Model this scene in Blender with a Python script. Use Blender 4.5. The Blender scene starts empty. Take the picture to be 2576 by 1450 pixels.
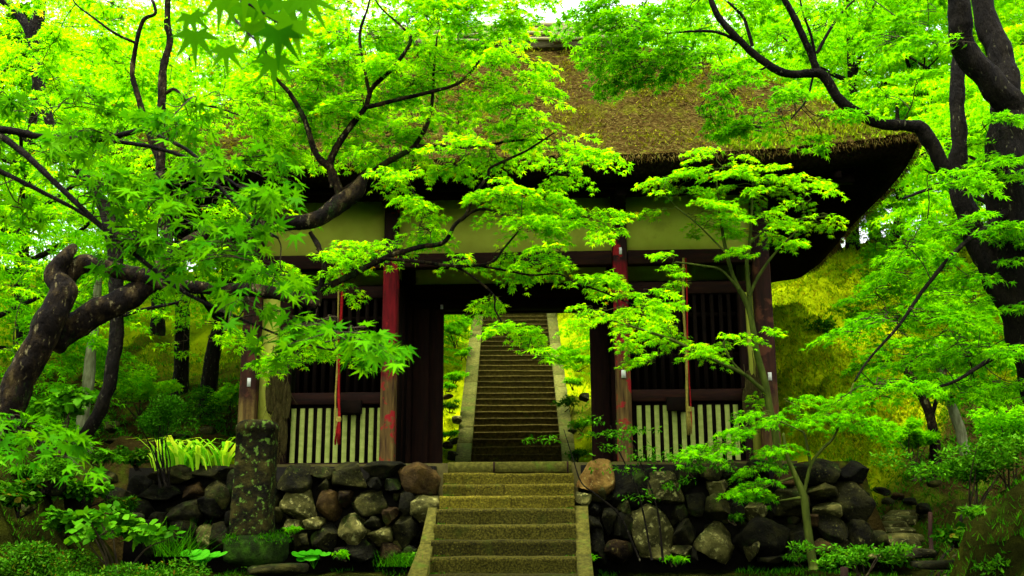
import bpy, math, random
import numpy as np
from mathutils import Matrix, Vector

# ------------------------------------------------------------------ camera, world, sun, exposure
sc = bpy.context.scene
COL = sc.collection
CAM = np.array([0.75, -14.1, -0.61])
YAW, PITCH, ROLL = math.radians(2.6), math.radians(12.5), math.radians(0.27)
FPX = 2500.0            # focal length in pixels of a 2576 px wide picture
fw = np.array([-math.sin(YAW) * math.cos(PITCH), math.cos(YAW) * math.cos(PITCH), math.sin(PITCH)])
rt = np.cross(fw, [0, 0, 1.0]); rt /= np.linalg.norm(rt)
upv = np.cross(rt, fw)
cr, sr = math.cos(ROLL), math.sin(ROLL)
rt, upv = rt * cr - upv * sr, upv * cr + rt * sr
cam_d = bpy.data.cameras.new("camera")
cam = bpy.data.objects.new("camera", cam_d)
COL.objects.link(cam)
M4 = Matrix(((rt[0], upv[0], -fw[0], CAM[0]), (rt[1], upv[1], -fw[1], CAM[1]), (rt[2], upv[2], -fw[2], CAM[2]), (0, 0, 0, 1)))
cam.matrix_world = M4
cam_d.lens = FPX / 2576 * 36
cam_d.sensor_width = 36
cam_d.clip_start = 0.05
cam_d.clip_end = 500
cam_d.dof.use_dof = True
cam_d.dof.focus_distance = 12.5
cam_d.dof.aperture_fstop = 8
sc.camera = cam

world = bpy.data.worlds.new("World")
sc.world = world
world.use_nodes = True
wn = world.node_tree
for n in list(wn.nodes): wn.nodes.remove(n)
SUN_EL, SUN_ROT = math.radians(76), math.radians(205)
sky = wn.nodes.new("ShaderNodeTexSky"); sky.sky_type = 'NISHITA'; sky.sun_disc = False
sky.sun_elevation = SUN_EL; sky.sun_rotation = SUN_ROT
sky.air_density = 1.2; sky.dust_density = 4.0; sky.ozone_density = 1.0
hs = wn.nodes.new("ShaderNodeHueSaturation"); hs.inputs['Saturation'].default_value = 0.12
bg = wn.nodes.new("ShaderNodeBackground"); bg.inputs['Strength'].default_value = 0.15
wo = wn.nodes.new("ShaderNodeOutputWorld")
wn.links.new(sky.outputs[0], hs.inputs['Color']); wn.links.new(hs.outputs[0], bg.inputs['Color']); wn.links.new(bg.outputs[0], wo.inputs['Surface'])

sun_d = bpy.data.lights.new("sun", 'SUN'); sun_d.energy = 1.5; sun_d.angle = math.radians(14); sun_d.color = (1, 0.95, 0.82)
sun = bpy.data.objects.new("sun", sun_d); COL.objects.link(sun)
sd = Vector((math.sin(SUN_ROT) * math.cos(SUN_EL), math.cos(SUN_ROT) * math.cos(SUN_EL), math.sin(SUN_EL)))
sun.rotation_euler = sd.to_track_quat('Z', 'Y').to_euler()

sc.view_settings.view_transform = 'Standard'
sc.view_settings.look = 'None'
sc.view_settings.gamma = 1
sc.view_settings.use_curve_mapping = False
sc.view_settings.exposure = 2.38
sc.cycles.use_denoising = True
sc.cycles.max_bounces = 12
sc.cycles.diffuse_bounces = 7
sc.cycles.transmission_bounces = 8
sc.cycles.glossy_bounces = 2
sc.cycles.sample_clamp_indirect = 8

rng = np.random.default_rng(11)
random.seed(5)

# ------------------------------------------------------------------ helpers
def P(px, py, D):
    """point of the place seen at (px,py) of a 2576x1450 picture, D metres in front along the gate's axis"""
    d = rt * (px - 1288) / FPX + upv * (725 - py) / FPX + fw
    return CAM + d * (D / d[1])

def project(p):
    q = np.asarray(p, float) - CAM
    z = q @ fw
    return np.stack([1288 + FPX * (q @ rt) / z, 725 - FPX * (q @ upv) / z, z], -1)

def hash3(i, j, k):
    h = (i * 374761393 + j * 668265263 + k * 1274126177) & 0xffffffff
    h = ((h ^ (h >> 13)) * 1103515245) & 0xffffffff
    return ((h ^ (h >> 16)) & 0xffff) / 65535.0

def vnoise(p):
    p = np.asarray(p, float)
    i = np.floor(p).astype(np.int64); f = p - i; f = f * f * (3 - 2 * f)
    r = 0
    for a in (0, 1):
        for b in (0, 1):
            for c in (0, 1):
                w = (f[..., 0] if a else 1 - f[..., 0]) * (f[..., 1] if b else 1 - f[..., 1]) * (f[..., 2] if c else 1 - f[..., 2])
                r = r + w * hash3(i[..., 0] + a, i[..., 1] + b, i[..., 2] + c)
    return r * 2 - 1

def fbm(p, o=3):
    p = np.asarray(p, float)
    return sum(vnoise(p * 2 ** k + 17.3 * k) / 2 ** k for k in range(o))

class MB:
    def __init__(s): s.v = []; s.f = []; s.n = 0
    def add(s, v, f):
        v = np.asarray(v, float).reshape(-1, 3); s.v.append(v)
        f = np.asarray(f, np.int64)
        s.f.append(f + s.n); s.n += len(v)
    def box(s, lo, hi):
        lo, hi = np.minimum(lo, hi), np.maximum(lo, hi)
        v = np.array([[(lo, hi)[a][0], (lo, hi)[b][1], (lo, hi)[c][2]] for a in (0, 1) for b in (0, 1) for c in (0, 1)])
        s.add(v, [[0, 1, 3, 2], [4, 6, 7, 5], [0, 4, 5, 1], [2, 3, 7, 6], [0, 2, 6, 4], [1, 5, 7, 3]])
        return s
    def cbox(s, lo, hi, c=0.012, axis=2):
        """box with its four long edges chamfered"""
        lo, hi = np.minimum(lo, hi), np.maximum(lo, hi)
        a, b = [k for k in range(3) if k != axis]
        ring = [(lo[a] + c, lo[b]), (hi[a] - c, lo[b]), (hi[a], lo[b] + c), (hi[a], hi[b] - c), (hi[a] - c, hi[b]), (lo[a] + c, hi[b]), (lo[a], hi[b] - c), (lo[a], lo[b] + c)]
        v = []
        for t in (lo[axis], hi[axis]):
            for (p, q) in ring:
                w = [0, 0, 0]; w[a] = p; w[b] = q; w[axis] = t; v.append(w)
        s.add(v, [[i, (i + 1) % 8, 8 + (i + 1) % 8, 8 + i] for i in range(8)])
        s.add(v, [[0, 1, 2, 3], [0, 3, 4, 7], [4, 5, 6, 7], [8, 9, 10, 11], [8, 11, 12, 15], [12, 13, 14, 15]])
        return s
    def tube(s, pts, rad, sides=8, cap=True, wob=0.0):
        pts = np.asarray(pts, float); rad = np.broadcast_to(np.asarray(rad, float), (len(pts),))
        t = np.gradient(pts, axis=0); t /= np.linalg.norm(t, axis=1)[:, None] + 1e-9
        n = np.cross(t[0], [0.3, 0.2, 1.0]);
        if np.linalg.norm(n) < 1e-3: n = np.cross(t[0], [1, 0, 0])
        n /= np.linalg.norm(n)
        N = [n]
        for i in range(1, len(pts)):
            n = n - t[i] * (n @ t[i]); n /= np.linalg.norm(n); N.append(n)
        N = np.array(N); B = np.cross(t, N)
        a = np.arange(sides) * 2 * math.pi / sides
        ring = N[:, None, :] * np.cos(a)[None, :, None] + B[:, None, :] * np.sin(a)[None, :, None]
        r = rad[:, None, None] * np.ones((1, sides, 1))
        v = pts[:, None, :] + ring * r
        if wob:
            k = fbm(v / (np.mean(rad) * 2.2)[None, None] if False else v / (rad.mean() * 2.0), 3)
            k2 = fbm(v * np.array([1, 1, .5]) / max(rad.mean() * .5, .004), 2)
            v = pts[:, None, :] + ring * (r * (1 + wob * k[..., None] + wob * .35 * k2[..., None]))
        m = len(pts)
        i = np.arange(m - 1)[:, None] * sides; j = np.arange(sides)[None, :]; j2 = (j + 1) % sides
        f = np.stack([i + j, i + j2, i + sides + j2, i + sides + j], -1).reshape(-1, 4)
        s.add(v.reshape(-1, 3), f)
        if cap:
            base = s.n - m * sides
            for st in (0, (m - 1) * sides):
                s.v.append(pts[[0 if st == 0 else -1]]); c = s.n; s.n += 1
                s.f.append(np.array([[base + st + q, base + st + (q + 1) % sides, c] for q in range(sides)]))
        return s
    def build(s, name, mat, parent=None, smooth=False, data_only=False):
        v = np.concatenate(s.v)
        me = bpy.data.meshes.new(name)
        loops = np.concatenate([f.reshape(-1) for f in s.f]).astype(np.int32)
        cnt = np.concatenate([np.full(len(f), f.shape[1]) for f in s.f]).astype(np.int32)
        st = np.concatenate([[0], np.cumsum(cnt)[:-1]]).astype(np.int32)
        if parent is not None and not data_only:
            off = np.array(wloc(parent)); v = v - off
        me.vertices.add(len(v)); me.vertices.foreach_set('co', v.astype(np.float32).reshape(-1))
        me.loops.add(len(loops)); me.loops.foreach_set('vertex_index', loops)
        me.polygons.add(len(cnt)); me.polygons.foreach_set('loop_start', st); me.polygons.foreach_set('loop_total', cnt)
        if smooth: me.polygons.foreach_set('use_smooth', np.ones(len(cnt), bool))
        me.update(calc_edges=True)
        if mat: me.materials.append(mat)
        if data_only: return me
        return link(name, me, parent)

def wloc(o):
    l = Vector((0, 0, 0))
    while o is not None: l = l + o.location; o = o.parent
    return l

def link(name, me, parent=None):
    o = bpy.data.objects.new(name, me); COL.objects.link(o)
    if parent is not None: o.parent = parent
    return o

def tag(o, label=None, cat=None, group=None, kind=None):
    if label: o['label'] = label
    if cat: o['category'] = cat
    if group: o['group'] = group
    if kind: o['kind'] = kind
    return o

def thing(name, label, cat, loc=(0, 0, 0), group=None):
    o = bpy.data.objects.new(name, None); COL.objects.link(o); o.location = [float(q) for q in loc]
    o.empty_display_size = 0.2
    return tag(o, label, cat, group)

def smooth_path(pts, n=6):
    """Catmull-Rom through rows of pts (any width)"""
    p = np.asarray(pts, float); p = np.vstack([2 * p[0] - p[1], p, 2 * p[-1] - p[-2]])
    out = []
    for i in range(1, len(p) - 2):
        for t in np.arange(n) / n:
            a, b, c, d = p[i - 1], p[i], p[i + 1], p[i + 2]
            out.append(0.5 * (2 * b + (c - a) * t + (2 * a - 5 * b + 4 * c - d) * t * t + (3 * b - a - 3 * c + d) * t ** 3))
    out.append(p[-2]); return np.array(out)

# ------------------------------------------------------------------ materials
def mat(name):
    m = bpy.data.materials.new(name); m.use_nodes = True
    nt = m.node_tree
    return m, nt, nt.nodes['Principled BSDF'], nt.nodes['Material Output']

def node(nt, t, **kw):
    n = nt.nodes.new(t)
    for k, v in kw.items():
        if hasattr(n, k) and k not in n.inputs: setattr(n, k, v)
        else: n.inputs[k].default_value = v
    return n

def ramp(nt, src, stops):
    r = nt.nodes.new('ShaderNodeValToRGB')
    e = r.color_ramp.elements
    while len(e) > 1: e.remove(e[-1])
    e[0].position = stops[0][0]; e[0].color = (*stops[0][1], 1)
    for p, c in stops[1:]:
        q = e.new(p); q.color = (*c, 1)
    nt.links.new(src, r.inputs[0]); return r

def coords(nt, scale=(1, 1, 1), obj=True):
    tc = nt.nodes.new('ShaderNodeTexCoord'); mp = nt.nodes.new('ShaderNodeMapping')
    mp.inputs['Scale'].default_value = scale
    nt.links.new(tc.outputs['Object'], mp.inputs[0]); return mp.outputs[0]

def noise_mat(name, stops, scale=3.0, detail=6, stretch=(1, 1, 1), rough=0.85, bump=0.4, bscale=None, bdist=0.02,
              spots=None, rand=0.0, spec=0.06, rough_n=0.6, alb=0.70):
    """noise-driven colour with relief; spots=(scale, threshold, colour, softness) lays lichen/wear patches on top"""
    stops = [(p_, tuple(q_ * alb for q_ in c_)) for p_, c_ in stops]; spots = [(q_[0], q_[1], tuple(z_ * alb for z_ in q_[2]), q_[3]) for q_ in (spots or [])]
    m, nt, b, out = mat(name)
    c = coords(nt, stretch)
    src = c
    if rand:
        oi = nt.nodes.new('ShaderNodeObjectInfo'); va = nt.nodes.new('ShaderNodeVectorMath'); va.operation = 'ADD'
        sc_ = nt.nodes.new('ShaderNodeMath'); sc_.operation = 'MULTIPLY'; sc_.inputs[1].default_value = 50.0
        nt.links.new(oi.outputs['Random'], sc_.inputs[0]); nt.links.new(c, va.inputs[0]); nt.links.new(sc_.outputs[0], va.inputs[1]); src = va.outputs[0]
    n = node(nt, 'ShaderNodeTexNoise', Scale=scale, Detail=detail, Roughness=rough_n); nt.links.new(src, n.inputs['Vector'])
    fac = n.outputs['Fac']
    if rand:
        ad = nt.nodes.new('ShaderNodeMath'); ad.operation = 'MULTIPLY_ADD'; ad.inputs[1].default_value = rand; 
        nt.links.new(oi.outputs['Random'], ad.inputs[0])
        sb = nt.nodes.new('ShaderNodeMath'); sb.operation = 'SUBTRACT'; sb.inputs[1].default_value = rand / 2
        nt.links.new(fac, sb.inputs[0]); nt.links.new(sb.outputs[0], ad.inputs[2]); fac = ad.outputs[0]
    r = ramp(nt, fac, stops); colr = r.outputs[0]
    for sp in (spots or []):
        s2 = node(nt, 'ShaderNodeTexNoise', Scale=sp[0], Detail=8, Roughness=0.65); nt.links.new(src, s2.inputs['Vector'])
        mr = node(nt, 'ShaderNodeMapRange'); mr.inputs[1].default_value = sp[1]; mr.inputs[2].default_value = sp[1] + sp[3]
        nt.links.new(s2.outputs['Fac'], mr.inputs[0])
        mx = node(nt, 'ShaderNodeMixRGB'); mx.inputs[2].default_value = (*sp[2], 1)
        nt.links.new(mr.outputs[0], mx.inputs[0]); nt.links.new(colr, mx.inputs[1]); colr = mx.outputs[0]
    nt.links.new(colr, b.inputs['Base Color'])
    b.inputs['Roughness'].default_value = rough; b.inputs['Specular IOR Level'].default_value = spec
    if bump:
        bn = node(nt, 'ShaderNodeTexNoise', Scale=bscale or scale * 4, Detail=8, Roughness=0.65); nt.links.new(src, bn.inputs['Vector'])
        bp = node(nt, 'ShaderNodeBump', Strength=bump, Distance=bdist); nt.links.new(bn.outputs['Fac'], bp.inputs['Height'])
        nt.links.new(bp.outputs[0], b.inputs['Normal'])
    return m

def leaf_mat(name, stops, trans=0.55, gloss=0.03, tcol=1.25):
    m, nt, b, out = mat(name)
    nt.nodes.remove(b)
    g = nt.nodes.new('ShaderNodeNewGeometry'); oi = nt.nodes.new('ShaderNodeObjectInfo')
    a = nt.nodes.new('ShaderNodeMath'); a.operation = 'ADD'; f = nt.nodes.new('ShaderNodeMath'); f.operation = 'FRACT'
    nt.links.new(g.outputs['Random Per Island'], a.inputs[0]); nt.links.new(oi.outputs['Random'], a.inputs[1]); nt.links.new(a.outputs[0], f.inputs[0])
    r = ramp(nt, f.outputs[0], stops)
    d = nt.nodes.new('ShaderNodeBsdfDiffuse'); t = nt.nodes.new('ShaderNodeBsdfTranslucent'); mx = nt.nodes.new('ShaderNodeMixShader'); mx.inputs[0].default_value = trans
    tint = node(nt, 'ShaderNodeMixRGB', blend_type='MULTIPLY'); tint.inputs[0].default_value = 1; tint.inputs[2].default_value = (tcol * 1.25, tcol, tcol * 0.5, 1)
    nt.links.new(r.outputs[0], tint.inputs[1])
    nt.links.new(r.outputs[0], d.inputs[0]); nt.links.new(tint.outputs[0], t.inputs[0])
    nt.links.new(d.outputs[0], mx.inputs[1]); nt.links.new(t.outputs[0], mx.inputs[2])
    gl = nt.nodes.new('ShaderNodeBsdfGlossy'); gl.inputs['Roughness'].default_value = 0.45; gl.inputs[0].default_value = (.5, .8, .1, 1)
    m2 = nt.nodes.new('ShaderNodeMixShader'); m2.inputs[0].default_value = gloss
    nt.links.new(mx.outputs[0], m2.inputs[1]); nt.links.new(gl.outputs[0], m2.inputs[2])
    nt.links.new(m2.outputs[0], out.inputs['Surface'])
    return m

L_MAPLE = leaf_mat('maple_leaf', [(0, (.06, .30, .0003)), (.35, (.13, .46, .0003)), (.75, (.22, .57, .0005)), (.975, (.33, .64, .001)), (1, (.38, .22, .006))], trans=.63, gloss=0, tcol=1.42)
L_NEAR = leaf_mat('shaded_near_leaf', [(0, (.014, .12, .0006)), (.5, (.04, .20, .0008)), (1, (.075, .27, .0008))], trans=.45, gloss=.006)  # foreground maple: leaf colour darkened and cooled to carry its shade
L_RIGHT = leaf_mat('right_maple_leaf', [(0, (.03, .22, .0004)), (.5, (.075, .33, .0005)), (1, (.14, .45, .0006))], gloss=0)
L_BACK = leaf_mat('far_maple_leaf', [(0, (.07, .33, .0003)), (.4, (.13, .46, .0004)), (.8, (.22, .56, .0006)), (.98, (.32, .6, .001)), (1, (.38, .24, .006))], trans=.62, gloss=0, tcol=1.3)
L_DARK = leaf_mat('evergreen_leaf', [(0, (.006, .05, .0006)), (.6, (.015, .10, .0006)), (1, (.03, .16, .001))], trans=.25, gloss=.02)
L_BUSH = leaf_mat('shrub_leaf', [(0, (.007, .06, .0006)), (.5, (.022, .12, .001)), (1, (.06, .21, .003))], trans=.35, gloss=.012)
L_AZ = leaf_mat('azalea_leaf', [(0, (.004, .035, .0004)), (.5, (.012, .07, .0006)), (.9, (.03, .12, .0015)), (1, (.08, .05, .003))], trans=.3, gloss=.012)
L_HOSTA = leaf_mat('broad_leaf', [(0, (.03, .28, .003)), (1, (.06, .36, .008))], trans=.4, gloss=.02)
L_IRIS = leaf_mat('strap_leaf', [(0, (.08, .42, .004)), (.5, (.24, .6, .01)), (1, (.55, .75, .04))], trans=.4, gloss=.01)
L_GRASS = leaf_mat('grass_blade', [(0, (.006, .06, .0003)), (.6, (.02, .12, .0005)), (1, (.05, .19, .0006))], trans=.35, gloss=0)
L_MOSS = leaf_mat('moss_tuft', [(0, (.05, .14, .0003)), (.4, (.14, .27, .0005)), (.75, (.25, .34, .001)), (.9, (.32, .34, .003)), (1, (.16, .09, .004))], trans=.35, gloss=0)
L_STRAW = leaf_mat('thatch_straw', [(0, (.010, .006, .0015)), (.35, (.04, .026, .005)), (.66, (.095, .068, .013)), (.8, (.16, .125, .03)), (1, (.07, .11, .003))], trans=.1, gloss=0)

BARK = noise_mat('dark_bark', [(.3, (.003, .0025, .0015)), (.55, (.009, .007, .003)), (.75, (.022, .018, .007))], scale=4, stretch=(3, 3, 1), bump=1, bscale=9, bdist=.10,
                 spots=[(11, .62, (.11, .11, .05), .04)])
BARK_W = noise_mat('weathered_bark', [(.3, (.002, .0014, .0006)), (.48, (.008, .005, .0015)), (.6, (.034, .023, .006)), (.75, (.12, .09, .025))], scale=5, stretch=(2, 2, 1), bump=1, bscale=8, bdist=.13,
                   spots=[(10, .6, (.17, .15, .06), .05), (3, .58, (.018, .04, .003), .1), (7, .62, (.004, .003, .001), .04)])
BARK_P = noise_mat('pale_bark', [(.3, (.10, .10, .04)), (.55, (.26, .27, .13)), (.7, (.4, .4, .22))], scale=6, stretch=(3, 3, .8), bump=.8, bscale=20, spots=[(4, .62, (.10, .18, .02), .08)])
BARK_G = noise_mat('green_bark', [(.3, (.02, .03, .003)), (.6, (.06, .085, .007)), (.8, (.11, .12, .02))], scale=7, stretch=(2, 2, .6), bump=.3)
TWIG = noise_mat('twig_bark', [(.3, (.012, .009, .005)), (.7, (.05, .04, .015))], scale=9, bump=.3)
RED = noise_mat('red_wood', [(.3, (.035, .002, .0015)), (.6, (.11, .004, .004)), (.8, (.15, .012, .008))], scale=5, stretch=(4, 4, .5), bump=.35, rough=.8)
WOOD = noise_mat('dark_wood', [(.3, (.006, .0025, .001)), (.6, (.018, .006, .002)), (.8, (.035, .012, .004))], scale=4, stretch=(5, 5, .6), bump=.4, rough=.85, spec=.1)
WOODB = noise_mat('dark_beam_wood', [(.3, (.006, .0025, .001)), (.6, (.02, .006, .002)), (.8, (.04, .01, .004))], scale=4, stretch=(.6, 5, 5), bump=.4, rough=.85, spec=.1)
BLACKW = noise_mat('shadow_black_wood', [(.3, (.003, .002, .001)), (.7, (.01, .005, .002))], scale=5, bump=.3, rough=.9, spec=.05)  # near-black, so shadow under the eave and in the bays is in the colour
PLASTER = noise_mat('green_bounce_plaster', [(.3, (.32, .35, .03)), (.6, (.43, .46, .05)), (.8, (.48, .5, .07))], scale=1.6, bump=.12, rough=.95, spec=.05, alb=.85, spots=[(2.5, .58, (.24, .25, .03), .2)])  # cream wall tinted yellow-green; green bounce light is put into its colour
PLASTER_W = noise_mat('lightened_inner_plaster', [(.3, (.7, .7, .3)), (.7, (.8, .8, .4))], scale=2, bump=.1, rough=.95, alb=1)  # same plaster made whiter, lighting the dim inner panels through colour
SLATW = noise_mat('whitewashed_slat', [(.3, (.25, .30, .055)), (.6, (.36, .42, .09)), (.8, (.42, .46, .13))], scale=9, stretch=(1, 1, 2), bump=.1, rough=.9, spots=[(24, .66, (.12, .12, .05), .05)])
GRANITE_D = noise_mat('shaded_granite', [(.3, (.005, .0045, .0004)), (.5, (.027, .025, .002)), (.7, (.085, .076, .007))], scale=44, detail=10, bump=1, bscale=42, bdist=.012, rough=.9,
                    spots=[(2.2, .56, (.025, .032, .002), .12), (30, .66, (.16, .15, .02), .05)], rand=.16)  # granite darkened for the lower steps; their dimmer light is in the colour
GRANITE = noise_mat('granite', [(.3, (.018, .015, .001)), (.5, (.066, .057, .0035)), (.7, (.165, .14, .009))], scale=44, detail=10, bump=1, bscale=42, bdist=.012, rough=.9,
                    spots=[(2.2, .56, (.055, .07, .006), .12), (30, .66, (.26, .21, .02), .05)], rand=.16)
DSTONE = noise_mat('dark_step_stone', [(.3, (.028, .023, .0035)), (.5, (.062, .05, .007)), (.72, (.13, .105, .016))], scale=18, bump=.8, bscale=40, bdist=.015, rough=.92,
                   spots=[(2.6, .6, (.045, .06, .004), .12)], rand=.14)
CURB = noise_mat('kerb_granite', [(.3, (.05, .052, .008)), (.5, (.095, .096, .015)), (.72, (.16, .16, .03))], scale=20, bump=.6, bscale=45, bdist=.012, rough=.9,
                 spots=[(2, .52, (.045, .075, .003), .16)], rand=.3)
CURBD = noise_mat('mossy_kerb_granite', [(.3, (.03, .03, .004)), (.5, (.068, .066, .008)), (.72, (.13, .12, .017))], scale=20, bump=.7, bscale=45, bdist=.012, rough=.9,
                  spots=[(3, .56, (.06, .10, .006), .12)], rand=.2)
def rock_mat(name, dark, mid, light, lich, th=.6):
    return noise_mat(name, [(.3, dark), (.52, mid), (.75, light)], scale=4.5, bump=1, bscale=15, bdist=.035, rough=.88,
                     spots=[(3, .56, (.018, .035, .002), .12), (13, th + .03, tuple(q * .75 for q in lich), .1), (40, .63, tuple(q * .9 for q in lich), .05)], rand=.2)
ROCK = {'d': rock_mat('dark_rock', (.0015, .0015, .0004), (.006, .006, .0014), (.022, .021, .004), (.08, .085, .018), .64),
        'o': rock_mat('olive_rock', (.003, .003, .0007), (.016, .016, .0026), (.065, .062, .011), (.15, .15, .035), .58),
        'l': rock_mat('lichened_rock', (.012, .012, .003), (.06, .058, .012), (.16, .15, .034), (.36, .35, .10), .52),
        'b': rock_mat('brown_rock', (.006, .0035, .001), (.027, .016, .0035), (.075, .045, .009), (.14, .12, .025), .58),
        'y': rock_mat('ochre_rock', (.06, .028, .004), (.18, .11, .02), (.3, .21, .05), (.42, .34, .10), .56)}
CORE = noise_mat('gap_shade_soil', [(.3, (.002, .002, .001)), (.7, (.008, .007, .003))], scale=6, bump=.5)  # earth behind the wall, blackened to paint shadow between the stones
MARKER = noise_mat('marker_stone', [(.3, (.002, .002, .0007)), (.48, (.011, .010, .002)), (.62, (.042, .037, .006)), (.75, (.09, .075, .014))], scale=5, bump=1, bscale=24, bdist=.03,
                   spots=[(13, .56, (.10, .19, .02), .05), (4, .57, (.003, .004, .001), .06)])
MOSSY = noise_mat('mossy_stone', [(.3, (.004, .006, .001)), (.5, (.012, .03, .001)), (.68, (.03, .09, .002))], scale=8, bump=1, bscale=40, bdist=.03, spots=[(4, .6, (.02, .018, .006), .1)])
HILL = noise_mat('moss_hill', [(.28, (.03, .05, .001)), (.45, (.15, .21, .001)), (.62, (.29, .34, .0015)), (.8, (.40, .39, .003))], scale=.9, detail=9, bump=1, bscale=5, bdist=.15, rough=1, spec=0, alb=1.15,
                 spots=[(1.7, .63, (.09, .045, .006), .1)])
GROUND = noise_mat('moss_ground', [(.3, (.008, .02, .001)), (.5, (.02, .05, .002)), (.7, (.045, .11, .003))], scale=1.4, detail=9, bump=1, bscale=9, bdist=.06, rough=1, spec=0,
                   spots=[(3.2, .6, (.02, .014, .004), .12)])
DIRT = noise_mat('forest_dirt', [(.3, (.004, .005, .001)), (.5, (.012, .014, .002)), (.7, (.03, .036, .003))], scale=2.2, detail=9, bump=1, bscale=7, bdist=.1, rough=1, spec=0,
                 spots=[(2.4, .58, (.016, .045, .001), .12)])
EARTH = noise_mat('packed_earth', [(.3, (.03, .026, .006)), (.7, (.08, .07, .016))], scale=4, bump=.5)
THATCH = noise_mat('thatch', [(.25, (.014, .008, .002)), (.45, (.05, .032, .007)), (.65, (.10, .072, .016)), (.8, (.16, .12, .03))], scale=14, detail=9, bump=1, bscale=34, bdist=.06, rough=1, spec=0,
                   spots=[(1.3, .52, (.10, .115, .005), .14), (6, .57, (.14, .17, .004), .1)])
THATCHD = noise_mat('shaded_thatch_edge', [(.3, (.006, .004, .002)), (.7, (.022, .014, .006))], scale=20, bump=1, bscale=60, bdist=.03, rough=1, spec=0)  # cut thatch darkened; the shade on this face is put into its colour
RIDGE = noise_mat('ridge_bark', [(.3, (.10, .09, .035)), (.55, (.22, .2, .09)), (.75, (.34, .32, .15))], scale=8, stretch=(.5, 3, 3), bump=.8, bscale=24, rough=.95)
BAMBOO = noise_mat('old_bamboo', [(.3, (.2, .18, .07)), (.7, (.36, .34, .15))], scale=6, stretch=(.4, 3, 3), bump=.2, rough=.7)
ROPE_R = noise_mat('red_rope', [(.3, (.20, .006, .006)), (.7, (.42, .015, .012))], scale=30, bump=.5)
ROPE_Y = noise_mat('straw_rope', [(.3, (.22, .16, .02)), (.7, (.42, .34, .06))], scale=30, bump=.5)
STRAW = noise_mat('old_straw', [(.3, (.03, .024, .006)), (.55, (.08, .065, .014)), (.75, (.16, .13, .03))], scale=22, stretch=(3, 3, .6), bump=1, bscale=50, bdist=.03)
PAPER = noise_mat('white_paper', [(.3, (.6, .62, .5)), (.7, (.75, .76, .62))], scale=12, bump=.05)
def worn_mat(name='worn_red_pillar', reds=((.035, .001, .0012), (.12, .0025, .004), (.16, .006, .006)), z0=2.0):
    """red paint on the upper part of a pillar, bare weathered timber below"""
    m, nt, b, out = mat(name)
    c = coords(nt, (4, 4, .5)); tc = nt.nodes.new('ShaderNodeTexCoord')
    n1 = node(nt, 'ShaderNodeTexNoise', Scale=5.0, Detail=8.0); nt.links.new(c, n1.inputs['Vector'])
    red = ramp(nt, n1.outputs['Fac'], [(.3, reds[0]), (.6, reds[1]), (.8, reds[2])])
    bare = ramp(nt, n1.outputs['Fac'], [(.3, (.025, .011, .003)), (.55, (.085, .05, .010)), (.75, (.16, .11, .025))])
    sx = nt.nodes.new('ShaderNodeSeparateXYZ'); nt.links.new(tc.outputs['Object'], sx.inputs[0])
    n2 = node(nt, 'ShaderNodeTexNoise', Scale=4.0, Detail=8.0, Roughness=.7); nt.links.new(tc.outputs['Object'], n2.inputs['Vector'])
    ad = nt.nodes.new('ShaderNodeMath'); ad.operation = 'MULTIPLY_ADD'; ad.inputs[1].default_value = 1.7
    nt.links.new(n2.outputs['Fac'], ad.inputs[0]); nt.links.new(sx.outputs['Z'], ad.inputs[2])
    mr = node(nt, 'ShaderNodeMapRange'); mr.inputs[1].default_value = z0; mr.inputs[2].default_value = z0 + .35; nt.links.new(ad.outputs[0], mr.inputs[0])
    mx = nt.nodes.new('ShaderNodeMixRGB'); nt.links.new(mr.outputs[0], mx.inputs[0]); nt.links.new(bare.outputs[0], mx.inputs[1]); nt.links.new(red.outputs[0], mx.inputs[2])
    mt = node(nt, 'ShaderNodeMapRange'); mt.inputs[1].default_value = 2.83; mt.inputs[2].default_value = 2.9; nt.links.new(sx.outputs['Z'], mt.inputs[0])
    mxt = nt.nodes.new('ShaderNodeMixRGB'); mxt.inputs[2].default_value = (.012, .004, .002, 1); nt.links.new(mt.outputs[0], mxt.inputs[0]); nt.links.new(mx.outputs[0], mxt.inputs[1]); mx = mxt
    n3 = node(nt, 'ShaderNodeTexNoise', Scale=5.5, Detail=5.0); nt.links.new(tc.outputs['Object'], n3.inputs['Vector'])
    m3 = node(nt, 'ShaderNodeMapRange'); m3.inputs[1].default_value = .57; m3.inputs[2].default_value = .63; nt.links.new(n3.outputs['Fac'], m3.inputs[0])
    mx2 = nt.nodes.new('ShaderNodeMixRGB'); mx2.inputs[2].default_value = (reds[2][0] * 1.3, reds[2][1] * 1.3, reds[2][2] * 1.3, 1); nt.links.new(m3.outputs[0], mx2.inputs[0]); nt.links.new(mx.outputs[0], mx2.inputs[1])
    nt.links.new(mx2.outputs[0], b.inputs['Base Color']); b.inputs['Roughness'].default_value = .85; b.inputs['Specular IOR Level'].default_value = .15
    bp = node(nt, 'ShaderNodeBump', Strength=.5, Distance=.01); nt.links.new(n1.outputs['Fac'], bp.inputs['Height']); nt.links.new(bp.outputs[0], b.inputs['Normal'])
    return m
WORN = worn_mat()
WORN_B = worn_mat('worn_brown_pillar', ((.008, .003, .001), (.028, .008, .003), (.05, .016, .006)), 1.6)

# ------------------------------------------------------------------ terrain
def sstep(a, b, x):
    t = np.clip((x - a) / (b - a), 0, 1); return t * t * (3 - 2 * t)

ST0, ST1 = np.array([-0.06, 5.3]), np.array([-0.41, 13.2])      # axis of the long flight
STD = (ST1 - ST0) / np.linalg.norm(ST1 - ST0); STN = np.array([STD[1], -STD[0]])
STZ0, SRISE, STREAD = 0.26, 0.168, 0.300

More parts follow.
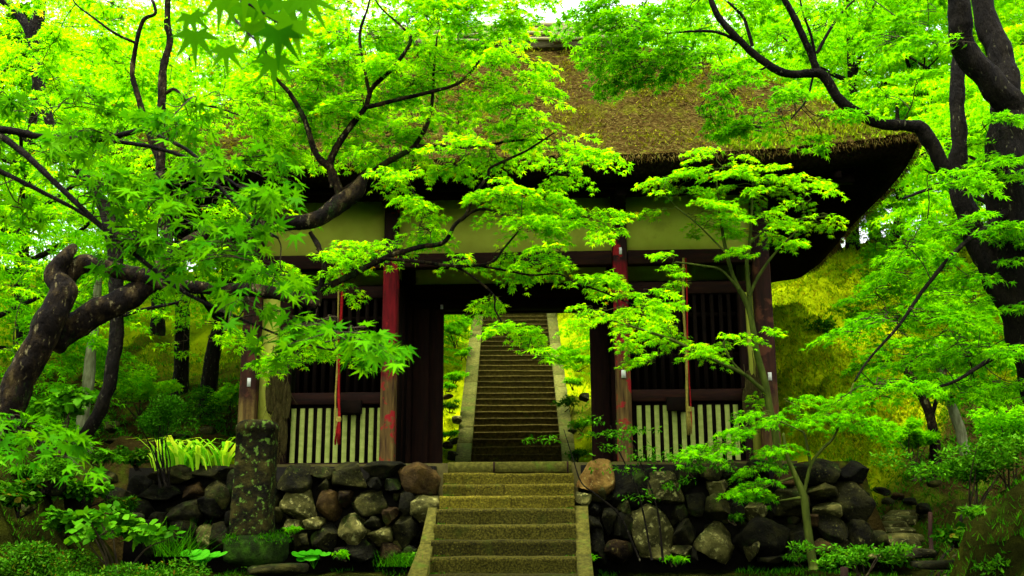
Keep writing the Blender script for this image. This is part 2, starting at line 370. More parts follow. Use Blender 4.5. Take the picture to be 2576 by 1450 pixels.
def hill_z(x, y):
    x, y = np.asarray(x, float), np.asarray(y, float)
    n = fbm(np.stack([x * .8, y * .8, 0 * x], -1), 3)
    nf = fbm(np.stack([x * 2.7, y * 2.7, 0 * x + 5], -1), 3)
    cen = np.clip((y - 5.2) * .56 + STZ0 - .06, -.01, None)
    cen = np.where(cen > 6.4, 6.4 + (cen - 6.4) * .25, cen)
    rgt = np.clip((y - .9) * .62 + (x - 4.3) * .12, -.01, None)
    rgt = np.where(rgt > 5.2, 5.2 + (rgt - 5.2) * .25, rgt)
    lft = np.clip((y + .2) * .20 + (-x - 4.5) * .05, -.02, None); lft = lft + np.clip((y - 5) * .3, 0, 3)
    wr, wl = sstep(3.4, 5.0, x), sstep(3.6, 5.0, -x)
    z = cen * (1 - wr - wl) + rgt * wr + lft * wl
    flat = sstep(4.6, 5.6, y) * (1 - wr - wl) + sstep(.6, 1.6, y) * wr + wl * .7
    s = (x - ST0[0]) * STN[0] + (y - ST0[1]) * STN[1]
    near = sstep(1.22, 1.5, np.abs(s)); far = np.where(y > 5, near, 1)
    z = z + flat * far * (n * .34 + nf * .27)
    z = z - np.where((y > 5), .45 * (1 - sstep(.95, 1.2, np.abs(s))), 0)
    return z

def grid(name, xs, ys, fz, m, parent=None):
    X, Y = np.meshgrid(xs, ys); Z = fz(X, Y)
    v = np.stack([X, Y, Z], -1).reshape(-1, 3)
    nx, ny = len(xs), len(ys)
    i = np.arange(ny - 1)[:, None] * nx + np.arange(nx - 1)[None, :]
    f = np.stack([i, i + 1, i + nx + 1, i + nx], -1).reshape(-1, 4)
    b = MB(); b.add(v, f); return b.build(name, m, parent, smooth=True)

WALL_Y = -0.78
def gapped(a, b, n): return np.linspace(a, b, n)
hx = np.concatenate([np.linspace(-60, -12, 25)[:-1], np.linspace(-12, 14, 200), np.linspace(14, 60, 24)[1:]])
hy = np.concatenate([np.linspace(WALL_Y + .06, 20, 170), np.linspace(20, 120, 40)[1:]])
def hill_all(x, y):
    z = hill_z(x, y)
    z = np.where((np.abs(x) < 3.95) & (y < 4.6), -.03, z)
    # right of the wall's end the slope drops to the side path
    k = sstep(4.75, 5.2, x) * (1 - sstep(.2, 2.2, y))
    z = z * (1 - k) + k * (-1.52 + (y + .8) * .42 + .14 * fbm(np.stack([x * 2, y * 2, 0 * x + 9], -1), 3))
    kl = sstep(7.2, 8.0, -x) * (1 - sstep(-.8, 1.5, y))
    z = z * (1 - kl) + kl * (-.4)
    return np.where(y < np.where(x < 5.05, -.36, WALL_Y + .1), -1.75, z)
def soil_at(x, y):
    n = fbm(np.stack([x * 1.3, y * 1.3, 0 * x + 31], -1), 3)
    a = sstep(4.0, 4.6, -x + .5 * n) * (1 - .75 * sstep(6, 9, y))
    b = sstep(4.9, 5.4, x + .3 * n) * (1 - sstep(.0, .7, y - .6 * n - .3 - .75 * np.clip(x - 5.2, 0, 4)))
    b = np.maximum(b, (1 - sstep(-.3, .0, y)) * (np.abs(x) > 3.9))
    c = sstep(.22, .5, fbm(np.stack([x * .9, y * .9, 0 * x + 77], -1), 3)) * np.where(x > 4, np.clip((x - 8) * .2, 0, .6), .8)
    return np.clip(np.maximum(np.maximum(a, b), c), 0, 1)
hill = grid('hill', hx, hy, hill_all, HILL); tag(hill, kind='structure')
hv = np.empty(len(hill.data.vertices) * 3, np.float32); hill.data.vertices.foreach_get('co', hv); hv = hv.reshape(-1, 3).astype(float)
at_ = hill.data.attributes.new('soil', 'FLOAT', 'POINT'); at_.data.foreach_set('value', soil_at(hv[:, 0], hv[:, 1]).astype(np.float32))
hn = HILL.node_tree; hb = hn.nodes['Principled BSDF']; hl = hb.inputs['Base Color'].links[0].from_socket
an_ = hn.nodes.new('ShaderNodeAttribute'); an_.attribute_name = 'soil'; hm = hn.nodes.new('ShaderNodeMixRGB')
so_ = node(hn, 'ShaderNodeTexNoise', Scale=3.0, Detail=9.0); hn.links.new(hn.nodes['Texture Coordinate'].outputs['Object'], so_.inputs['Vector'])
sr_ = ramp(hn, so_.outputs['Fac'], [(.3, (.008, .006, .0015)), (.5, (.03, .022, .005)), (.62, (.035, .05, .003)), (.8, (.06, .09, .004))])
hn.links.new(an_.outputs['Fac'], hm.inputs[0]); hn.links.new(hl, hm.inputs[1]); hn.links.new(sr_.outputs[0], hm.inputs[2]); hn.links.new(hm.outputs[0], hb.inputs['Base Color'])

def bank_x(y): return 0.75 + (2255 - 1400) / 2500 * (y + 14.1)
def ground_z(x, y):
    x, y = np.asarray(x, float), np.asarray(y, float)
    n = fbm(np.stack([x * 1.1, y * 1.1, 0 * x + 2], -1), 3); nf = fbm(np.stack([x * 4, y * 4, 0 * x + 7], -1), 2)
    z = -1.46 + .07 * (y + 1.2)
    m = sstep(3.95, 5.3, -x - .38 * (y + 3)) * sstep(-9.5, -6.5, y) 
    n2 = fbm(np.stack([x * 2.2, y * 2.2, 0 * x + 4], -1), 3)
    z = z + m * (1.16 + .40 * n + .22 * n2 + .12 * nf)
    r = np.clip(x - bank_x(y), 0, None) * sstep(-12, -9, y)
    z = z + np.minimum(r * .85, 1.6 + .12 * r) + sstep(0, .5, r) * (n * .24 + nf * .12 + .2 * fbm(np.stack([x * 2.4, y * 2.4, 0 * x + 14], -1), 3))
    return np.where(y > -.6, np.minimum(z, np.where(np.abs(x) < 5, -1.2, hill_all(x, y) - .05)), z) + n * .05 + nf * .02
gx = np.concatenate([np.linspace(-60, -9, 20)[:-1], np.linspace(-9, 10, 190), np.linspace(10, 60, 20)[1:]])
gy = np.concatenate([np.linspace(-70, -11, 24)[:-1], np.linspace(-11, 2.5, 140)])
ground = grid('ground', gx, gy, ground_z, DIRT); tag(ground, kind='structure')

# ------------------------------------------------------------------ stone walls
def icos(sub):
    t = (1 + 5 ** .5) / 2
    v = [(-1, t, 0), (1, t, 0), (-1, -t, 0), (1, -t, 0), (0, -1, t), (0, 1, t), (0, -1, -t), (0, 1, -t), (t, 0, -1), (t, 0, 1), (-t, 0, -1), (-t, 0, 1)]
    f = [(0, 11, 5), (0, 5, 1), (0, 1, 7), (0, 7, 10), (0, 10, 11), (1, 5, 9), (5, 11, 4), (11, 10, 2), (10, 7, 6), (7, 1, 8), (3, 9, 4), (3, 4, 2), (3, 2, 6), (3, 6, 8), (3, 8, 9), (4, 9, 5), (2, 4, 11), (6, 2, 10), (8, 6, 7), (9, 8, 1)]
    v = [np.array(q) / np.linalg.norm(q) for q in v]
    for _ in range(sub):
        c = {}; nf = []
        def mid(a, b):
            k = (min(a, b), max(a, b))
            if k not in c:
                m = v[a] + v[b]; v.append(m / np.linalg.norm(m)); c[k] = len(v) - 1
            return c[k]
        for a, b, d in f:
            x, y, z = mid(a, b), mid(b, d), mid(d, a)
            nf += [(a, x, z), (b, y, x), (d, z, y), (x, y, z)]
        f = nf
    return np.array(v), np.array(f)
ICO2, ICO3 = icos(2), icos(3)

def rock_verts(c, half, r, cuts=7, sub=None, rough=.10, boxy=.55):
    v0, f = ICO3 if (max(half) > .17 or sub == 3) else ICO2
    u = np.sign(v0) * np.abs(v0) ** boxy; u /= np.max(np.abs(u), axis=1).max()
    u = v0 * .45 + u * .55
    for _ in range(cuts):
        n = r.normal(size=3); n /= np.linalg.norm(n); d = r.uniform(.52, .86)
        h = u @ n; u = u - np.where(h > d, h - d, 0)[:, None] * n
    u = u * (1 + rough * fbm(v0 * 1.6 + r.uniform(0, 60), 3)[:, None] + .03 * vnoise(v0 * 7 + r.uniform(0, 60))[:, None])
    u = u / np.abs(u).max(0)
    return u * np.asarray(half) + np.asarray(c), f

def wall_D(py): return 13.36 - (py - 1172) / 250 * .22
STONES_L = [(690,777,1178,1241,'o'),(778,842,1178,1207,'o'),(838,922,1174,1238,'o'),(795,835,1204,1241,'o'),(911,1010,1171,1208,'d'),(1006,1106,1170,1240,'y2'),(920,968,1204,1237,'d'),(967,1005,1207,1246,'d'),
 (706,796,1236,1308,'l'),(799,859,1238,1312,'b'),(883,967,1233,1305,'o'),(850,882,1237,1278,'b'),(994,1040,1237,1293,'d'),(1029,1099,1240,1312,'l'),(956,997,1280,1322,'b'),(707,769,1309,1344,'l'),
 (766,821,1303,1334,'l'),(785,852,1322,1388,'o'),(850,922,1299,1378,'l'),(914,955,1299,1336,'o'),(923,983,1320,1374,'l'),(982,1045,1292,1374,'o'),(875,948,1362,1417,'d'),(951,1011,1369,1417,'b'),
 (733,779,1344,1386,'o'),(678,706,1279,1312,'o'),(674,704,1233,1281,'o'),(1012,1044,1374,1410,'d'),(690,735,1345,1395,'d'),(840,878,1375,1412,'d'),(775,800,1385,1415,'d'),
 (373,490,1180,1215,'o'),(487,578,1180,1212,'o'),(456,512,1213,1260,'b'),(508,574,1205,1278,'o'),(345,460,1216,1260,'d'),(494,574,1254,1316,'d'),(414,502,1258,1312,'d'),(376,425,1292,1340,'d'),
 (491,533,1327,1398,'l'),(425,495,1312,1382,'d'),(530,580,1314,1380,'d'),(360,420,1335,1400,'d'),(574,690,1186,1260,'d'),(572,690,1262,1340,'d'),(310,372,1200,1262,'d'),(320,380,1262,1330,'d')]
STONES_R = [(1452,1540,1168,1240,'y'),(1442,1486,1236,1273,'l'),(1627,1718,1192,1276,'l2'),(1482,1530,1222,1260,'o'),(1512,1555,1285,1347,'d'),(1591,1697,1271,1392,'l'),(1557,1594,1263,1300,'o'),(1614,1684,1368,1417,'l'),
 (1485,1529,1337,1417,'d'),(1526,1598,1364,1417,'b'),(1695,1729,1268,1316,'o'),(1693,1760,1184,1236,'d'),(1751,1818,1167,1212,'o'),(1814,1888,1168,1214,'o'),(1773,1831,1208,1250,'l'),(1950,2006,1191,1236,'b'),
 (2006,2128,1166,1222,'o'),(2116,2192,1170,1217,'d'),(2106,2201,1213,1327,'o'),(2027,2114,1215,1261,'o'),(2041,2111,1258,1314,'l'),(1867,1928,1263,1309,'l'),(2067,2142,1302,1368,'o'),(2138,2208,1312,1392,'o'),
 (1950,2031,1229,1295,'o'),(1867,1954,1216,1262,'d'),(1753,1857,1323,1422,'l'),(1846,1975,1305,1400,'d'),(1878,1913,1354,1413,'l'),(1727,1778,1238,1295,'d'),(1776,1850,1246,1313,'o'),(1692,1748,1312,1375,'d'),
 (1692,1742,1374,1405,'l'),(1978,2038,1326,1410,'d'),(2041,2093,1354,1400,'b'),(2089,2145,1350,1396,'o'),(2029,2066,1298,1334,'b'),(1536,1632,1190,1268,'d'),(1884,1952,1168,1212,'d'),(1928,1952,1260,1312,'d'),
 (1546,1594,1296,1366,'d'),(1740,1756,1376,1416,'d'),(1486,1514,1262,1300,'d'),(1480,1514,1298,1340,'d'),(1914,1982,1396,1420,'d'),(1829,1870,1262,1310,'d')]
def stone_wall(name, label, stones, x0, x1):
    lo, hi = P(x0, 1178, 13.5), P(x1, 1178, 13.5)
    t = thing(name, label, 'stone wall', ((lo[0] + hi[0]) / 2, WALL_Y, -1.5))
    r = np.random.default_rng(3)
    b = MB(); b.box((lo[0] + .05, -.62, -1.62), (hi[0] - (.45 if x1 > 2000 else .05), -.40, -.05)); b.build('earth_core', CORE, t)
    for q in range(70):
        px, py = r.uniform(x0 + 12, x1 - 12), r.uniform(1200, 1408); D = wall_D(py) + .16
        hf = r.uniform(9, 17) * D / FPX
        v, f = rock_verts(P(px, py, D) + (0, .08, 0), (hf * r.uniform(.9, 1.5), .14, hf), r, cuts=6); m = MB(); m.add(v, f); m.build('wedge_stone', ROCK['dod'[q % 3]], t)
    for (a, c, d, e, k) in stones:
        if d < 1192: d -= 7
        D = wall_D((d + e) / 2) + r.uniform(-.04, .05)
        p = P((a + c) / 2, (d + e) / 2, D); s = D / FPX
        half = np.array([(c - a) / 2 * s * 1.17, r.uniform(.20, .30), (e - d) / 2 * s * 1.18])
        half[1] = max(half[1], .6 * half[0])
        p = p + np.array([0, half[1] * .45, 0])
        v, f = rock_verts(p, half, r, cuts=int(r.integers(8, 15)))
        m = MB(); m.add(v, f)
        mt = ROCK['b'] if k == 'y2' else ROCK[k[0]]
        o = m.build('stone', mt, t, smooth=False)
    return t
stone_wall('stone_wall', 'dry stone retaining wall behind the upright stone marker', STONES_L, 318, 1104)
stone_wall('stone_wall', 'dry stone retaining wall topped by an ochre boulder beside the steps', STONES_R, 1452, 2196)

# ------------------------------------------------------------------ platform and sill
b = MB(); b.box((-3.95, -.42, -1.2), (3.95, 5.0, -.006)); tag(b.build('platform', EARTH), kind='structure')

# ------------------------------------------------------------------ lower flight of steps
t = thing('stone_steps', 'broad granite steps climbing to the sill of the gate', 'steps', P(1275, 1440, 11.6))
EDGE = [(1118, 1440, 1190), (1117, 1441, 1218), (1109, 1442, 1247), (1103, 1444, 1280), (1094, 1445, 1320), (1088, 1446, 1360), (1083, 1448, 1402), (1077, 1450, 1447), (1071, 1452, 1492)]
TOPD = [13.5 - .262 * i for i in range(9)]
r = np.random.default_rng(8)
for i in range(8):
    A, B = P(EDGE[i][0], EDGE[i][2], TOPD[i]), P(EDGE[i][1], EDGE[i][2], TOPD[i])
    z = (A[2] + B[2]) / 2; z2 = (P(*EDGE[i + 1][:1], EDGE[i + 1][2], TOPD[i + 1])[2])
    y0 = TOPD[i] - 14.1
    cuts = [A[0] - .02, B[0] + .02]
    if i < 3: cuts = [cuts[0], A[0] + (B[0] - A[0]) * (.5 + .03 * (-1) ** i), cuts[1]]
    for k in range(len(cuts) - 1):
        m = MB()
        # rounded, slightly uneven front edge
        xs = np.linspace(cuts[k] + .003, cuts[k + 1] - .003, 24)
        n1 = fbm(np.stack([xs * 5, xs * 0 + i * 3, xs * 0 + k], -1), 3) * .014
        prof = [(0.0, -.30), (0.004, -.05), (.0, -.03), (.010, -.010), (.032, 0.0), (.5, 0.004)]
        V = np.array([[[x, y0 + q[0] - n1[j] + (.006 * vnoise(np.array([x * 9, q[1] * 30, i])) if q[0] < .4 else 0), z + q[1] + n1[j] * .5 * (q[1] > -.1)] for q in prof] for j, x in enumerate(xs)])
        K = len(prof); I = np.arange(23)[:, None] * K + np.arange(K - 1)[None]
        m.add(V.reshape(-1, 3), np.stack([I, I + K, I + K + 1, I + 1], -1).reshape(-1, 4))
        m.add(V[0], [list(range(K))[::-1]]); m.add(V[-1], [list(range(K))])
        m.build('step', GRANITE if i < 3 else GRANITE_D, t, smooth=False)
def kerb(poly, parent, m, h=.16):
    """poly: list of stones, each (left/right corner px pairs near, far) -> sloped slab"""
    for (n0, n1, f0, f1) in poly:
        top = np.array([n0, n1, f1, f0]); bot = top - np.array([0, 0, .45])
        ins = (top.mean(0) - top) * .03
        mid = top - np.array([0, 0, .02]); tp = top + ins
        v = np.vstack([bot, mid, tp])
        f = []
        for a in (0, 4):
            for i in range(4): f.append([a + i, a + (i + 1) % 4, a + 4 + (i + 1) % 4, a + 4 + i])
        f.append([8, 9, 10, 11])
        b = MB(); b.add(v, f); b.build('kerb_stone', m, parent)
def kl(px, py, D): return P(px, py, D)
kerb([(kl(1024, 1450, 11.5), kl(1072, 1450, 11.5), kl(1056, 1368, 12.25), kl(1090, 1368, 12.25)),
      (kl(1056.5, 1366, 12.26), kl(1090.5, 1366, 12.26), kl(1077, 1276, 13.0), kl(1100, 1276, 13.0))], t, CURBD)
kerb([(kl(1455, 1450, 11.5), kl(1494, 1450, 11.5), kl(1449, 1393, 12.15), kl(1488, 1393, 12.15)),
      (kl(1449, 1391, 12.16), kl(1487.5, 1391, 12.16), kl(1446, 1340, 12.6), kl(1484, 1340, 12.6)),
      (kl(1446, 1338.5, 12.61), kl(1483.5, 1338.5, 12.61), kl(1443, 1272, 13.1), kl(1479, 1272, 13.1))], t, CURBD)

mp_ = []
for i in range(8):
    for xe in (EDGE[i][0], EDGE[i][1]):
        q = P(xe, EDGE[i + 1][2], TOPD[i]); n_ = int(r.integers(20, 120)); sg = 1 if xe < 1275 else -1
        mp_.append(np.stack([q[0] + sg * np.abs(r.normal(0, .07, n_)), q[1] - np.abs(r.normal(0, .03, n_)) - .005, np.full(n_, P(xe, EDGE[i + 1][2], TOPD[i + 1])[2] + .0)], -1))
STEP_MOSS, STEP_T = np.concatenate(mp_), t
# ------------------------------------------------------------------ long flight behind the gate
t = thing('stone_stairway', 'long straight flight of dark stone steps seen through the gate', 'stairs', (ST0[0], ST0[1], STZ0 - SRISE))
W = .885
NST = 34
r = np.random.default_rng(21)
for i in range(NST):
    s0 = i * STREAD; z = STZ0 + i * SRISE
    j = r.uniform(-.008, .008); tl = r.uniform(-.006, .006)
    def pt(u, s, zz): q = ST0 + STD * s + STN * u; return (q[0], q[1], zz)
    us = np.linspace(-W, W, 14); nz = fbm(np.stack([us * 4, us * 0 + i, us * 0], -1), 3) * .012
    prof = [(0.01, -SRISE - .03), (0.004, -.04), (-.012, -.03), (-.012, -.004), (0, 0), (STREAD + .05, .002)]
    K = len(prof)
    V = np.array([[pt(u, s0 + j + q[0] + nz[k] * (q[0] < .2), z + q[1] + tl * u + nz[k] * .6) for q in prof] for k, u in enumerate(us)])
    I = np.arange(13)[:, None] * K + np.arange(K - 1)[None]
    m = MB(); m.add(V.reshape(-1, 3), np.stack([I, I + K, I + K + 1, I + 1], -1).reshape(-1, 4)); m.build('step', DSTONE, t)
for sgn in (-1, 1):
    s = -.25
    while s < NST * STREAD + .2:
        L = r.uniform(.55, 1.05); e = s + L - .008
        zf = lambda q: STZ0 + (q / STREAD) * SRISE + .05
        w0, w1 = W + .005, W + (.30 if sgn < 0 else .27) + r.uniform(-.01, .01)
        dz = r.uniform(-.012, .012)
        cs = [(w0, s), (w1, s), (w0, e), (w1, e)]
        q = [np.array([*(ST0 + STD * b_ + STN * a_ * sgn), max(zf(b_), STZ0 - .1) + dz]) for a_, b_ in cs]
        kerb([(q[0], q[1], q[2], q[3]) if sgn > 0 else (q[1], q[0], q[3], q[2])], t, CURB)
        s += L

# ------------------------------------------------------------------ the gate
gate = thing('temple_gate', 'red pillared temple gate with a mossy thatched roof', 'gate', (0, 0, 0))
def part(name, m, lo, hi, ch=None, axis=2, parent=None, label=None):
    b = MB()
    if ch: b.cbox(lo, hi, ch, axis)
    else: b.box(lo, hi)
    o = b.build(name, m, parent or gate)
    if label: o['label'] = label
    return o
PX = [-3.68, -1.66, 1.68, 3.70]
for k, x in enumerate(PX):
    m = WORN if k in (1, 2) else RED
    w = .105 if k in (1, 2) else .12
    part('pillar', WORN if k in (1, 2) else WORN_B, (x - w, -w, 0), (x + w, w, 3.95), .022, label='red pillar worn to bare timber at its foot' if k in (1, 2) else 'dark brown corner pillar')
    part('pillar', WOOD, (x - .11, 1.65, 0), (x + .11, 1.87, 4.0), .02)
    part('pillar', WOOD, (x - .11, 3.4, 0), (x + .11, 3.62, 3.95), .02)
    part('base_stone', CURBD, (x - .2, -.2, -.05), (x + .2, .2, .012), .02)
# beams across the front (between the pillars, a touch slimmer than them)
for a, c in zip(PX[:-1], PX[1:]):
    a_, c_ = a + .12, c - .12
    part('tie_beam', WOODB, (a_, -.085, 2.83), (c_, .085, 3.04), .015, 0)
    part('head_beam', WOODB, (a_, -.09, 3.86), (c_, .09, 4.05), .015, 0)
    part('wall_panel', PLASTER, (a_ - .01, -.03, 3.04), (c_ + .01, .03, 3.86), label='cream plaster panel under the eave')
    part('inner_panel', PLASTER_W, (a_ - .01, 1.70, 2.94), (c_ + .01, 1.76, 3.6))
    part('inner_beam', WOODB, (a_ - .02, 1.62, 2.70), (c_ + .02, 1.88, 2.96), .015, 0)
    part('rear_beam', WOODB, (a_, 3.42, 2.83), (c_, 3.58, 3.04), .015, 0)
    part('rear_panel', PLASTER, (a_, 3.47, 3.04), (c_, 3.53, 4.0))
part('eave_purlin', BLACKW, (-4.9, -.62, 3.83), (4.95, -.50, 3.97), .015, 0)
for x in PX:
    part('bracket_arm', BLACKW, (x - .07, -.75, 3.66), (x + .07, -.11, 3.83), .012, 1)
    part('bracket_block', WOODB, (x - .10, -.18, 3.70), (x + .10, .18, 3.858), .02)
# side bays: slatted guard, rail, dark lattice, plaster strips
slat_l = [737.6,759.5,781,803,825,845,867,888.5,912,933.5,955]
slat_r = [1609.6,1632,1654,1676,1698.6,1721,1742.6,1764,1786.6,1809,1832,1853.5]
for side, (xs, x0, x1, sh) in enumerate(((slat_l, -3.12, -1.77, (867, 888.5)), (slat_r, 1.785, 3.36, (1698.6, 1721, 1742.6)))):
    for px in xs:
        x = P(px, 1100, 14.16)[0]
        top = .80 if px not in sh else (.70 if side == 0 or px == 1721 else .77)
        part('slat', SLATW, (x - .034, .03, .02), (x + .034, .06, top), .006, label='whitewashed upright slat')
        part('bar', BLACKW, (x - .026, .14, 1.02), (x + .026, .18, 2.48))
    part('rail', WOODB, (x0, -.02, .85), (x1, .14, 1.02), .012, 0, label='dark red rail above the white slats')
    part('backing_board', BLACKW, (x0, .075, 0), (x1, .11, .85))
    part('bottom_rail', WOODB, (x0, .0, 0), (x1, .028, .03))
    part('lattice_rail', BLACKW, (x0, .185, 1.5), (x1, .22, 1.56))
    part('lattice_rail', BLACKW, (x0, .185, 2.1), (x1, .22, 2.16))
    part('alcove_wall', BLACKW, (x0 - .4, 1.9, 0), (x1 + .4, 1.94, 3.9))
    part('lintel', WOODB, (PX[0] + .12 if side == 0 else PX[2] + .12, .10, 2.42), (PX[1] - .12 if side == 0 else PX[3] - .12, .26, 2.6), .012, 0)
    xb = P(880 if side == 0 else 1708, 1040, 14.0)[0]
    part('offering_box', BLACKW, (xb - .16, -.13, .71), (xb + .16, -.022, .90), .01, 0)
part('side_panel', PLASTER, (-3.56, .06, 0), (-3.30, .10, 2.42)); part('side_post', WOOD, (-3.30, .02, 0), (-3.12, .16, 2.42), .015)
part('side_panel', PLASTER, (3.46, .06, 0), (3.58, .10, 2.42)); part('side_post', WOOD, (3.36, .02, 0), (3.46, .16, 2.42), .015)
for s in (-1, 1):
    part('side_wall', WOOD, (s * 3.72 - .03, .12, 0), (s * 3.72 + .03, 1.65, 2.83))
    part('side_wall', WOOD, (s * 3.72 - .03, 1.87, 0), (s * 3.72 + .03, 3.4, 2.83))
    part('side_panel', PLASTER, (s * 3.69 - .03, .12, 2.83), (s * 3.69 + .03, 3.4, 3.9))
# passage: board walls and door frame
for k in range(6):
    y0 = .13 + k * .252
    part('passage_board', WOOD, (-1.70 - .015 * (k % 2), y0, 0), (-1.64 - .015 * (k % 2), y0 + .246, 2.83))
    part('passage_board', WOOD, (1.66 + .015 * (k % 2), y0, 0), (1.72 + .015 * (k % 2), y0 + .246, 2.83))
jl, jr = P(1115, 1000, 15.8)[0], P(1487, 1000, 15.8)[0]
part('door_jamb', WOOD, (-1.56, 1.60, 0), (-1.30, 1.80, 2.7), .015); part('door_leaf', WOOD, (-1.30, 1.64, 0), (jl, 1.72, 2.6), .01, label='dark board door leaf with flaking paint')
part('door_jamb', WOOD, (jr, 1.60, 0), (1.58, 1.80, 2.7), .015)
part('door_lintel', BLACKW, (-1.56, 1.56, 2.55), (1.58, 1.9, 2.698), .015, 0)
part('door_hinge', PAPER, (jl - .04, 1.53, 2.53), (jl + .0, 1.548, 2.60))
part('ceiling', BLACKW, (-3.6, .1, 4.06), (3.62, 3.4, 4.1))
# threshold boards between the pillars
sx0, sx1 = P(1125, 1180, 13.62)[0], P(1440, 1180, 13.62)[0]
n = 3; e = np.linspace(sx0, sx1, n + 1); e = [e[0], P(1243, 1180, 13.62)[0], P(1428, 1180, 13.62)[0] - .0, e[-1]]
for a, c in zip(e[:-1], e[1:]):
    part('sill_board', CURBD, (a + .012, -.5, -.14), (c - .012, -.40, .005), .01, 0)
for x in (e[1], e[2]): part('sill_stake', WOOD, (x - .012, -.52, -.16), (x + .012, -.42, .006))
# name slips on the pillars
for (px, py, D, w, h) in ((626, 962, 13.97, 4.5, 11), (1937, 947, 13.97, 4.5, 10), (1561, 631, 13.97, 3.5, 9), (1569, 941, 13.97, 5.5, 10)):
    p = P(px, py, D); s = D / FPX
    part('paper_slip', PAPER, (p[0] - w * s, -.128, p[2] - h * s), (p[0] + w * s, -.1212 if px not in (1561, 1569) else -.1065, p[2] + h * s))

# thatched roof
RX, RYF, RYB = 5.72, -1.32, 5.6
RZ = 7.15; RHX = 2.05; RYM = 1.72
def eave_ring(n=200, inset=0.0, dz=0.0):
    hx_, hy_ = RX - inset, (RYB - RYF) / 2 - inset; cy = (RYB + RYF) / 2
    th = np.linspace(0, 2 * math.pi, n, endpoint=False)
    k = 9.0     # superellipse: square plan with softly rounded corners
    cs, sn = np.cos(th), np.sin(th)
    # even spacing along a rectangle perimeter
    s = np.linspace(0, 4, n, endpoint=False); x = np.zeros(n); y = np.zeros(n)
    for i, q in enumerate(s):
        e_, f_ = int(q), q - int(q); f2 = -1 + 2 * f_
        x[i], y[i] = [(f2, -1), (1, f2), (-f2, 1), (-1, -f2)][e_]
    l = (np.abs(x) ** 30 + np.abs(y) ** 30) ** (1 / 30); x, y = x / l, y / l
    ax, ay = np.abs(x), np.abs(y)
    up = .30 * np.minimum(ax, 1) ** 5 * np.minimum(ay, 1) ** 5 
    return np.stack([x * hx_ + .02, y * hy_ + cy, 4.06 + up + dz - .24 * np.clip(y, 0, 1)], -1)
ring = eave_ring()
N = len(ring); rows = []
ridge_pt = np.stack([np.clip(ring[:, 0], -RHX, RHX), np.full(N, RYM), np.full(N, RZ)], -1)
vs = np.linspace(0, 1, 40)
for v in vs:
    q = ring * (1 - v) + ridge_pt * v
    q[:, 2] += .10 * math.sin(math.pi * v) - .05 * math.sin(2 * math.pi * v)
    q[:, 2] += fbm(q * 1.3, 3) * .07 * min(1, v * 6 + .25) + vnoise(q * 6.5) * .022
    rows.append(q)
edge = ring.copy()
low = eave_ring(inset=.02, dz=-.07); low2 = eave_ring(inset=.33, dz=-.30); low2[:, 2] += .02 * fbm(low2 * 4, 2); sof = eave_ring(inset=.42, dz=-.22); inn = eave_ring(inset=1.5, dz=.3)
def loft(rows):
    m = MB(); V = np.array(rows); K = len(rows)
    i = np.arange(K - 1)[:, None] * N; j = np.arange(N)[None]; j2 = (j + 1) % N
    m.add(V.reshape(-1, 3), np.stack([i + j, i + j2, i + N + j2, i + N + j], -1).reshape(-1, 4)); return m
roof = loft(rows).build('roof', THATCH, gate, smooth=True)
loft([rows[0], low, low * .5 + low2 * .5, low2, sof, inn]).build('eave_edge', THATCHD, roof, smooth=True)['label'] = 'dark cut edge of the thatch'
# loose straws on the thatch
V = np.array(rows); nb = 70000
vi = (rng.random(nb) ** 1.15 * 38.9); ui = rng.random(nb) * N
front = V[:, :, 1].mean(0) < 1.6
ui = rng.choice(np.where((ring[:, 1] < 2.5) & ((ring[:, 1] < -1.0) | (ring[:, 0] > 0)))[0], nb) + rng.random(nb)
a0 = vi.astype(int); b0 = ui.astype(int) % N; fa = (vi - a0)[:, None]; fb = (ui - ui.astype(int))[:, None]
def smp(a): return V[a, b0] * (1 - fb) + V[a, (b0 + 1) % N] * fb
p0 = smp(a0) * (1 - fa) + smp(a0 + 1) * fa
dn = smp(a0) - smp(a0 + 1); dn /= np.linalg.norm(dn, axis=1)[:, None]
sd_ = V[a0, (b0 + 1) % N] - V[a0, b0]; sd_ /= np.linalg.norm(sd_, axis=1)[:, None]
nr = np.cross(sd_, -dn); nr *= np.sign(nr[:, 2])[:, None]
L = rng.uniform(.03, .10, nb)[:, None]; ang = rng.normal(0, .7, nb)[:, None]
dirv = dn * np.cos(ang) + sd_ * np.sin(ang) + nr * rng.uniform(-.02, .45, nb)[:, None]
w = np.cross(dirv, nr) * rng.uniform(.0018, .005, nb)[:, None]
q0 = p0 + nr * .004; tri = np.stack([q0 - w, q0 + w, q0 + dirv * L + w * .4, q0 + dirv * L - w * .4], 1).reshape(-1, 3)
m = MB(); m.add(tri, np.arange(nb * 4).reshape(-1, 4)); tag(m.build('straw', L_STRAW, roof), kind='stuff')
nf_ = 9000; uf = rng.choice(np.where((ring[:, 1] < -1.0) | (ring[:, 0] > 4.5))[0], nf_); fq = rng.random(nf_)[:, None]
pf = (ring[uf] * (1 - fq) + ring[(uf + 1) % N] * fq) + rng.normal(0, .012, (nf_, 3)) - np.array([0, 0, 1]) * rng.uniform(0, .09, nf_)[:, None]
of = pf - np.array([0, (RYB + RYF) / 2, 0]); of[:, 2] = 0; of = np.where(np.abs(of[:, 0:1]) / RX > np.abs(of[:, 1:2]) / 3.0, np.sign(of) * (1, 0, 0), np.sign(of) * (0, 1, 0))
df = of * rng.uniform(.02, .07, nf_)[:, None] + rng.normal(0, .022, (nf_, 3)) - np.array([0, 0, 1]) * rng.uniform(.01, .08, nf_)[:, None]
wf = np.cross(df, (0, 0, 1.0)); wf /= np.linalg.norm(wf, axis=1)[:, None] + 1e-9; wf *= .004
